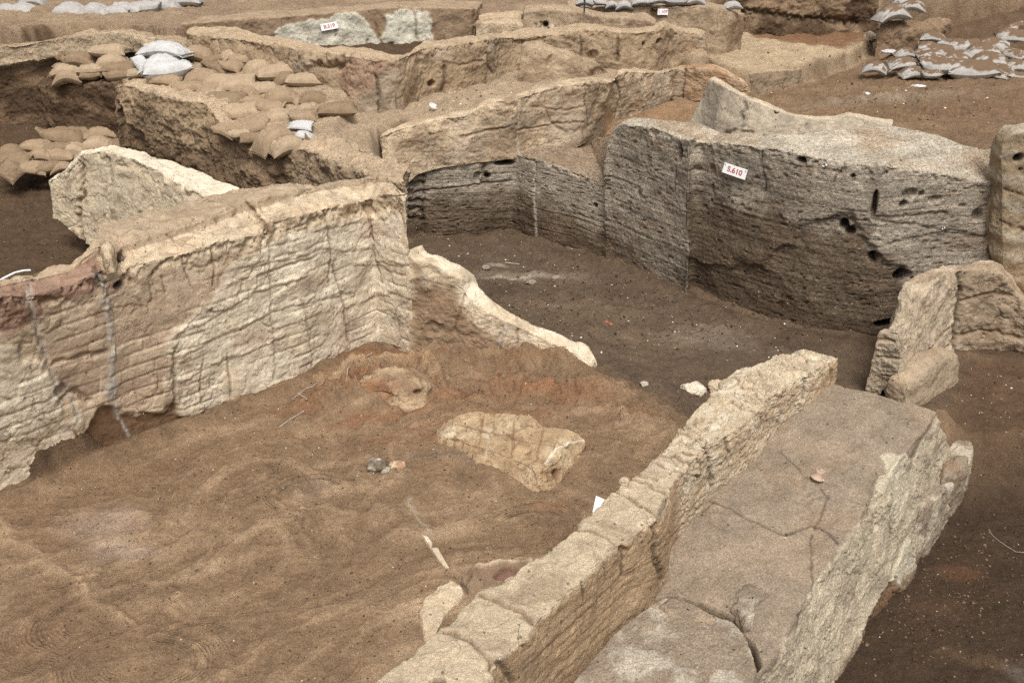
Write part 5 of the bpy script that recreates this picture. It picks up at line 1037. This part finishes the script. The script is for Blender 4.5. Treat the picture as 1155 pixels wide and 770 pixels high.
for ln in ([(520, 480), (560, 488), (600, 500), (640, 505)], [(545, 470), (540, 500)], [(580, 475), (576, 515)], [(612, 485), (604, 520)], [(510, 495), (560, 510), (600, 528)], [(630, 490), (622, 512), (612, 530)]): S.groove(ln, .007, .014, C_BROWN, .6)
S.groove([(553, 478), (551, 495), (547, 516)], .010, .006, C_GREYL, .7)
S.groove([(616, 522), (622, 510), (640, 500), (658, 497)], .012, -.015, C_PLAST, .8); S.groove([(612, 535), (622, 540)], .03, .03, C_BROWN, .4)
S.hole(628, 536, .06, .05, .05, C_BROWN)
S.build('plaster_slab', M_BRICK, 'large cracked collapsed plaster slab lying in the middle of the room floor', 'slab')
S = slab([(((372, 458), -.04), ((374, 450), .05), ((392, 436), .10)), (((400, 452), -.04), ((400, 436), 0.17), ((412, 420), 0.21)), (((430, 455), -.04), ((432, 432), 0.21), ((440, 411), 0.26)), (((460, 452), -.04), ((460, 436), 0.21), ((466, 413), 0.25)), (((480, 445), -.04), ((480, 438), 0.17), ((484, 420), 0.20)), (((492, 436), -.04), ((492, 434), 0.11), ((493, 426), 0.13))], 'slab', '', '', 411, cols=(lin(150, 124, 98), lin(180, 156, 126)))
plates(S, (7, 7, 7), .02, .012, .06, 1.0, 71, C_BROWN, .5)
S.col = mix(S.col, red, S.zone([(370, 440), (430, 430), (450, 440), (440, 460), (370, 465)], .04, .05) * .6)
S.groove([(465, 416), (475, 425), (478, 438)], .014, .02, C_BROWN, .5); S.hole(472, 442, .05, .03, .04, C_BROWN)
S.build('plaster_slab', M_BRICK, 'earth covered slab ridge near the tall wall corner', 'slab')
def boulder(px, py, z, rx, ry, h, mat, cols, label, seed, name='stone', yaw=0.0, res=.010, sink=.35, on=None):
    """irregular stone half sunk in the soil; rx, ry in pixels as seen, h its height in metres"""
    q = P(px, py, z); z = gz(q[0], q[1]) if on is None else on; q = P(px, py + ry * .6, z); dep = q[1] * cp + (CAMZ - z) * sp
    a = rx * dep / FPX; b = max(a * .55, ry * dep / FPX * 1.3); n = max(16, int(math.pi * a / res)); m = n * 2
    T, F_ = np.meshgrid(np.linspace(-math.pi / 2, math.pi / 2, n), np.linspace(0, 2 * math.pi, m, endpoint=False), indexing='ij')
    D = np.stack([np.cos(T) * np.cos(F_), np.cos(T) * np.sin(F_), np.sin(T)], -1).reshape(-1, 3)
    rn = np.random.default_rng(seed); r = np.ones(len(D))
    for _ in range(9):
        pl = rn.normal(size=3); pl /= np.linalg.norm(pl); r = np.minimum(r, rn.uniform(.62, .92) / np.maximum(.05, D @ pl))
    r = r * (1 + .22 * fbm(D + seed, 1.6, 3, seed) + .10 * fbm(D + seed, 5, 3, seed + 2))
    V = D * r[:, None] * np.array([a, b, h]); cy, sy = math.cos(yaw), math.sin(yaw)
    V = np.stack([V[:, 0] * cy - V[:, 1] * sy, V[:, 0] * sy + V[:, 1] * cy, V[:, 2]], 1) + q + np.array([0, b * .6, h * (1 - 2 * sink) * .5])
    i_ = np.arange(n * m).reshape(n, m); j_ = np.roll(i_, -1, 1)
    Fq_ = np.stack([i_[:-1], j_[:-1], j_[1:], i_[1:]], -1).reshape(-1, 4)
    return tag(mesh_obj(name, V, Fq_, mat, mix(np.tile(cols[0], (len(V), 1)), cols[1], sstep(-.1, .3, fbm(V, 8, 3, seed)))), label, 'stone')
boulder(784, 438, ZP, 15, 11, .07, M_PLAST, (C_PLAST, C_GREYL), 'white stone on the soil by the far end of the foreground wall', 3, yaw=.3)
boulder(808, 436, ZP, 11, 8, .07, M_BRICK, (C_TAN, C_PLAST2), 'brown stone wedged between the white stone and the foreground wall', 4)
boulder(423, 525, 0, 13, 11, .06, M_CLAY, (lin(122, 110, 94), C_GREYL), 'dark and pale broken lump on the floor left of the slab', 5, yaw=.5)
boulder(446, 525, 0, 11, 8, .045, M_BRICK, (lin(178, 140, 108), C_PLAST2), 'orange brown lump beside the dark one left of the slab', 6)
boulder(434, 530, 0, 7, 4, .03, M_CLAY, (C_GREYL, C_PLAST2), 'small pale chip between the dark and orange lumps', 16)
boulder(705, 543, .66, 7, 5, .035, M_COPE, (C_COPE, C_PLAST2), 'small clod on the left edge of the foreground wall top', 25, on=.655)
boulder(727, 433, ZP, 5, 4, .03, M_PLAST, (C_PLAST, C_GREYL), 'tiny pale stone on the floor right of the low wall tip', 7)
rock_block('plaster_slab', [(470, 690), (478, 672), (494, 660), (510, 655), (522, 658), (526, 668), (520, 676), (506, 690), (494, 712), (480, 730)], .05, -.1, M_BRICK, (C_TAN, C_PLAST2), 'pale broken floor slab at the foot of the foreground wall', 'slab', seed=27, dome=.02, round_=.04)
S = slab([(((518, 650), -.04), ((519, 648), .03), ((530, 640), .04)), (((530, 665), -.04), ((529, 657), .08), ((540, 634), .11)), (((560, 668), -.04), ((560, 655), .10), ((566, 630), .14)), (((590, 665), -.04), ((592, 648), .10), ((590, 628), .13)), (((620, 655), -.04), ((612, 642), .06), ((606, 630), .07))], 'x', '', '', 431, cols=(lin(138, 114, 92), C_UPD), flake=.01)
S.groove([(530, 640), (550, 632), (575, 629), (598, 629)], .02, -.02, C_PLAST2, .7); S.hole(570, 645, .10, .05, .05, lin(130, 100, 86)); S.hole(527, 652, .05, .04, .05, C_BROWN)
S.build('clay_oven', M_BRICK, 'half buried rounded clay rim beside the foreground wall', 'oven rim')
for pts, lab in (([(476, 602), (482, 604), (488, 612), (486, 617), (480, 609)], 'upper white plaster sliver on the floor near the pale slab'), ([(486, 617), (493, 616), (500, 628), (507, 640), (503, 641), (494, 630)], 'lower longer white plaster sliver on the floor near the pale slab')):
    rock_block('plaster_sliver', pts, .022, -.05, M_PLAST, (C_PLAST, C_PLAST2), lab, 'plaster piece', seed=30, dome=.004, round_=.01, rel=(.004, .003, .002), res=.006)
for k, (x, y, r) in enumerate(((600, 318, 7), (627, 313, 6), (548, 301, 5), (521, 307, 5), (532, 314, 4), (540, 335, 6))):
    boulder(x, y, ZP, r, r * .6, .03, M_CLAY, (C_GREY * .8, C_GREY), ['grey clod on the pit floor below the section, left of its neighbour', 'grey clod on the pit floor below the section, right of its neighbour', 'tiny pale chip high on the dark pit floor', 'tiny pale clod just beyond the low wall crest', 'small clod beyond the low wall, second in line', 'brown clod beyond the low wall, nearest the camera'][k], 40 + k)
for k, (x, y, r) in enumerate(((982, 41, 8), (985, 50, 9), (998, 45, 6), (978, 54, 6), (992, 56, 5))):
    boulder(x, y, 1.38, r, r * .6, .09, M_CLAY, (C_CLAY, C_GREY), ['upper rubble stone below the flat white bag', 'large rubble stone in the middle of the small heap', 'rightmost rubble stone beside the earth mound', 'lowest left rubble stone at the platform corner', 'small rubble stone at the foot of the heap'][k], 50 + k, 'rubble_stone', res=.014)

rock_block('mud_lump', [(112, 281), (113, 274), (119, 271), (126, 272), (129, 279), (124, 286), (116, 287)], KNOB[2] + .05, KNOB[2] - .1, M_BRICK, (C_TAN, C_UPD), 'small rounded clay knob on the tall wall top beside its dark crevice', 'mud lump', seed=61, dome=.03, round_=.04, rel=(.02, .01, .004))
boulder(684, 363, ZP, 4, 2.5, .02, M_POT_, (lin(176, 112, 84), lin(160, 104, 78)), 'small orange sherd lying on the open central pit floor', 71, 'pottery_sherd')
boulder(689, 365, ZP, 2.5, 2, .015, M_POT_, (lin(176, 112, 84), lin(160, 104, 78)), 'tiny orange sherd right beside the larger one on the pit floor', 72, 'pottery_sherd')
boulder(909, 366, ZP, 4, 3, .03, M_PLAST, (C_PLAST, C_GREYL), 'small pale bone bit at the foot of the layered section', 73, 'bone_fragment')
boulder(1037, 97, 1.2, 9, 2, .02, M_PLAST, (np.array([.6, .59, .57]), C_GREYL), 'white plastic scrap on the brown floor below the muddy sandbags', 74, 'plastic_scrap')
boulder(978, 105, 1.2, 9, 2, .015, M_PLAST, (np.array([.6, .59, .57]), C_GREYL), 'thin white scrap on the brown floor behind the grey fragment', 75, 'plastic_scrap')
# ------------------------------------------------------------------ labels, markers, sherds, small finds
def flat(name, col, rough=.6):
    m = bpy.data.materials.new(name); m.use_nodes = True; b = m.node_tree.nodes['Principled BSDF']; b.inputs['Base Color'].default_value = (*col, 1); b.inputs['Roughness'].default_value = rough
    return m
M_WHITE = flat('white_card', (.80, .80, .77)); M_RED = flat('red_ink', (.42, .07, .07)); M_BLACK = flat('black_ink', (.03, .03, .03)); M_POT = flat('fired_clay', (.40, .28, .20), .8); M_BONE = flat('bone', (.66, .62, .55), .7); M_WIRE = flat('pale_wire', (.40, .36, .30), .8)
def as_mesh(name, cu):
    tmp = bpy.data.objects.new(name, cu); me = bpy.data.meshes.new_from_object(tmp); me.name = name
    bpy.data.objects.remove(tmp); o = bpy.data.objects.new(name, me); COL.objects.link(o); return o
def box_mesh(name, w, h, d, mat, bev=.002):
    V = [(x * w / 2, y * d / 2, z * h / 2) for x in (-1, 1) for y in (-1, 1) for z in (-1, 1)]
    F = [(0, 1, 3, 2), (4, 6, 7, 5), (0, 4, 5, 1), (2, 3, 7, 6), (0, 2, 6, 4), (1, 5, 7, 3)]
    me = bpy.data.meshes.new(name); me.from_pydata(V, [], F); me.materials.append(mat)
    o = bpy.data.objects.new(name, me); COL.objects.link(o); return o
def sign(px, py, S, wpx, hpx, roll, text, label, lean=-8, off=.03):
    i = S.near(px, py); p = S.G[i] + S.n[i] * (S.disp[i] + off); dep = S.dep[i]; w = wpx * dep / FPX; h = hpx * dep / FPX
    nrm = S.n[i].copy(); nrm[2] = 0; yaw = math.atan2(nrm[0], -nrm[1]) * .7
    root = bpy.data.objects.new('label_board', None); COL.objects.link(root); root.location = p; root.rotation_euler = (math.radians(lean), math.radians(roll), yaw)
    root.rotation_mode = 'XYZ'; root.rotation_euler = (Matrix.Rotation(yaw, 3, 'Z') @ Matrix.Rotation(math.radians(lean), 3, 'X') @ Matrix.Rotation(math.radians(roll), 3, 'Y')).to_euler()
    tag(root, label, 'label board')
    b = box_mesh('board', w, h, .008, M_WHITE); b.parent = root
    cu = bpy.data.curves.new('lettering', 'FONT'); cu.body = text; cu.size = h * .74; cu.align_x = 'CENTER'; cu.align_y = 'CENTER'; cu.extrude = .0004; cu.offset = h * .018; cu.materials.append(M_RED)
    t = as_mesh('lettering', cu); t.parent = root; t.rotation_euler = (math.pi / 2, 0, 0); t.location = (0, -.0052, 0)
    for sx_ in (-1, 1):
        n = box_mesh('nail', .006, .006, .05, M_BLACK); n.parent = root; n.location = (sx_ * w * .44, .012, h * .36)
    return root
sign(831, 192, SECT, 28.5, 11.5, 8, 'S.610', 'white label board reading S.610 fixed to the layered section')
sign(371, 29.5, W4S, 19, 7.6, -8, 'B.519', 'white slanted label board reading B.519 on the peeling back wall')
sign(748, 13.5, W7S, 11.5, 6.5, -1, '1.108', 'tiny white label board on the far low wall')
def card(px, py, z, w, h, tilt, roll, label, cat='card', name='white_card'):
    p = P(px, py, z); o = box_mesh(name, w, h, .004, M_WHITE); o.location = p; o.rotation_euler = (math.radians(tilt), math.radians(roll), .3); return tag(o, label, cat)
card(677, 571, .60, .10, .11, -40, 35, 'blank white card tucked behind the foreground wall edge')
def marker(px, py, S, spx, label):
    i = S.near(px, py); p = S.G[i] + S.n[i] * (S.disp[i] + .012); s = spx * S.dep[i] / FPX
    r = box_mesh('survey_marker', s, s, .004, M_WHITE); r.location = p; r.rotation_euler = (0, .3, math.atan2(S.n[i][0], -S.n[i][1]))
    for a, b in ((-1, 1), (1, -1)):
        q = box_mesh('black_square', s * .48, s * .48, .002, M_BLACK); q.parent = r; q.location = (a * s * .245, -.004, b * s * .245)
    return tag(r, label, 'survey marker')
marker(930.5, 186, SECT, 4.6, 'tiny black and white survey target on the top edge of the layered section')
marker(1063, 257, SECT, 3.5, 'tiny survey target low on the right half of the layered section')
def lathe(name, prof, mat, n=28, arc=2 * math.pi):
    V = []; F = []
    for k in range(n + 1):
        t = arc * k / n
        for r, z in prof: V.append((r * math.cos(t), r * math.sin(t), z))
    m = len(prof)
    for k in range(n):
        for j in range(m - 1): F.append((k * m + j, (k + 1) * m + j, (k + 1) * m + j + 1, k * m + j + 1))
    me = bpy.data.meshes.new(name); me.from_pydata(V, [], F); me.polygons.foreach_set('use_smooth', np.ones(len(F), bool)); me.materials.append(mat)
    o = bpy.data.objects.new(name, me); COL.objects.link(o); return o
i = PLATS.near(921, 541); p = PLATS.G[i]
o = lathe('pottery_sherd', [(.036, 0), (.048, .004), (.046, .012), (.034, .014), (.028, .05), (.032, .075), (.027, .076), (.022, .05), (.026, .012), (.020, .004)], M_POT, arc=5.2); o.location = p + np.array([0, 0, .006]); o.rotation_euler = (.25, -.1, 2.2)
rim_ = lathe('broken_rim', [(.049, .002), (.053, .004), (.050, .010), (.046, .012)], M_BONE, arc=2.6); rim_.parent = o; rim_.rotation_euler = (0, 0, 3.4)
tag(o, 'small broken clay pot stem standing on the grey platform', 'pot sherd')
z_ = up(*P(487, 124, 1.33)[:2]); o = lathe('shell', [(.02, 0), (.045, .01), (.058, .035), (.056, .06), (.050, .055), (.040, .02)], M_BONE, arc=5.0); o.location = P(487, 125, z_) + np.array([0, 0, .02]); o.rotation_euler = (.5, .3, 1.0); tag(o, 'white shell shaped find on the upper room floor', 'shell')
def tube(name, pts, r, mat, label, cat):
    cu = bpy.data.curves.new(name, 'CURVE'); cu.dimensions = '3D'; sp_ = cu.splines.new('POLY'); sp_.points.add(len(pts) - 1)
    o_ = np.mean(pts, 0)
    for q, p_ in zip(sp_.points, pts): q.co = (*(np.array(p_) - o_), 1)
    cu.bevel_depth = r; cu.bevel_resolution = 2; cu.use_fill_caps = True; cu.materials.append(mat)
    o = as_mesh(name, cu); o.location = o_; return tag(o, label, cat)
def on_ground(pts, z0, lift=.006):
    out = []
    for x, y in pts:
        q = P(x, y, z0)
        for _ in range(4): q = P(x, y, gz(q[0], q[1]) + lift)
        out.append(q)
    return out
tube('plant_root', on_ground([(330, 450), (336, 445), (345, 438), (352, 436), (357, 432)], .0), .0028, M_WIRE, 'long thin pale twig on the floor below the plastered wall', 'twig')
tube('plant_root', on_ground([(336, 443), (340, 446), (344, 448), (346, 450)], .0), .004, M_WIRE, 'short forked pale twig beside the long one', 'twig')
tube('plant_root', on_ground([(391, 428), (392, 416), (400, 408), (412, 402), (420, 398)], .05), .004, M_WIRE, 'curved pale root on the soil before the tall wall corner', 'root')
tube('plant_root', on_ground([(314, 482), (324, 475), (335, 468), (345, 462), (355, 458)], .0), .003, M_WIRE, 'faint straight twig on the brown floor', 'twig')
tube('plant_root', on_ground([(1115, 596), (1119, 603), (1127, 610), (1136, 616), (1146, 622), (1160, 623)], -.72), .0016, M_WIRE, 'thin pale cord lying in the dark right pit', 'cord')
tube('plant_root', on_ground([(565, 298), (570, 296), (577, 297), (586, 298)], ZP), .005, M_WIRE, 'short pale root on the dark central pit floor', 'root')
tube('edging_strip', [Y(x, y, yy) for x, y, yy in ((-40, 336, 6.9), (-10, 323, 7.1), (4, 314, 7.25), (16, 308, 7.4), (26, 305.5, 7.5), (34, 305, 7.55))], .010, M_WHITE, 'thin white edging strip along the back of the reddish wall corner', 'strip')
r_ = bpy.data.objects.new('survey_stake', None); COL.objects.link(r_); r_.location = Y(659, 13, 14.9); tag(r_, 'thin dark survey stake standing on the far rounded wall', 'stake')
s_ = box_mesh('stake', .022, .16, .022, M_BLACK); s_.parent = r_; s_.location = (0, 0, .07)
s_ = box_mesh('stake_tip', .030, .03, .030, M_BLACK); s_.parent = r_; s_.location = (0, 0, .155)

# ------------------------------------------------------------------ loose chips and crumbs scattered over the soil
def crumbs(name, spots, mat, cols, seed):
    rn = np.random.default_rng(seed); V = []; F = []; CC = []
    for (px, py, z0, sxp, syp, n, r0, r1) in spots:
        for _ in range(n):
            x = px + rn.normal() * sxp; y = py + rn.normal() * syp
            q = P(x, y, z0); q = P(x, y, gz(q[0], q[1])); q = P(x, y, gz(q[0], q[1]))
            if abs(gz(q[0], q[1]) - z0) > .25: continue
            r = r0 + (r1 - r0) * rn.random() ** 3; b = len(V); d = rn.normal(size=(6, 3)) * .35 * r
            base = np.array([(1, 0, 0), (-1, 0, 0), (0, 1, 0), (0, -1, 0), (0, 0, .6), (0, 0, -.6)]) * r + d + q + np.array([0, 0, r * .2])
            V += base.tolist(); F += [(b + i_, b + j_, b + k_) for i_, j_, k_ in ((0, 2, 4), (2, 1, 4), (1, 3, 4), (3, 0, 4), (2, 0, 5), (1, 2, 5), (3, 1, 5), (0, 3, 5))]
            c = cols[int(rn.integers(len(cols)))]; CC += [c * rn.uniform(.7, 1.15)] * 6
    return tag(mesh_obj(name, V, F, mat, np.array(CC), smooth=False), kind='stuff')
M_CHIP = earth('chips', grain=.1, mottle=.1, fleck=0, pits=0, bump=.2)
crumbs('soil_crumbs', [(220, 620, 0, 170, 80, 2600, .0015, .008), (450, 480, 0, 150, 50, 2600, .0015, .009), (600, 560, 0, 100, 60, 1300, .0015, .008), (1080, 660, -.73, 50, 60, 1500, .002, .014), (1000, 690, -.73, 30, 40, 200, .003, .014), (650, 340, ZP, 90, 30, 2500, .002, .015), (850, 375, ZP, 80, 15, 1200, .002, .015), (1120, 440, -.15, 30, 25, 200, .003, .014), (60, 270, .2, 40, 25, 250, .004, .02), (560, 110, 1.4, 60, 15, 250, .004, .018), (1000, 115, 1.2, 80, 20, 350, .004, .025), (900, 60, 1.4, 60, 12, 150, .004, .02)], M_CHIP, [C_SOILD, C_SOILD * .7, C_FLOOR * .7, C_FLOOR * .9], 3)
crumbs('white_flecks', [(250, 480, 0, 120, 40, 50, .003, .008), (450, 450, 0, 120, 40, 40, .003, .008), (1030, 660, -.73, 40, 60, 30, .002, .007), (640, 330, ZP, 90, 35, 170, .003, .011), (560, 285, ZP, 50, 12, 70, .003, .012), (850, 375, ZP, 80, 15, 80, .003, .011), (1120, 450, -.15, 30, 30, 50, .003, .009), (560, 110, 1.4, 60, 15, 40, .004, .014), (1000, 115, 1.2, 80, 20, 50, .004, .018), (180, 60, 1.6, 60, 30, 20, .004, .014), (240, 470, 0, 60, 8, 30, .004, .011)], M_CHIP, [C_PLAST * 1.15, C_GREYL, np.array([.7, .69, .66])], 4)
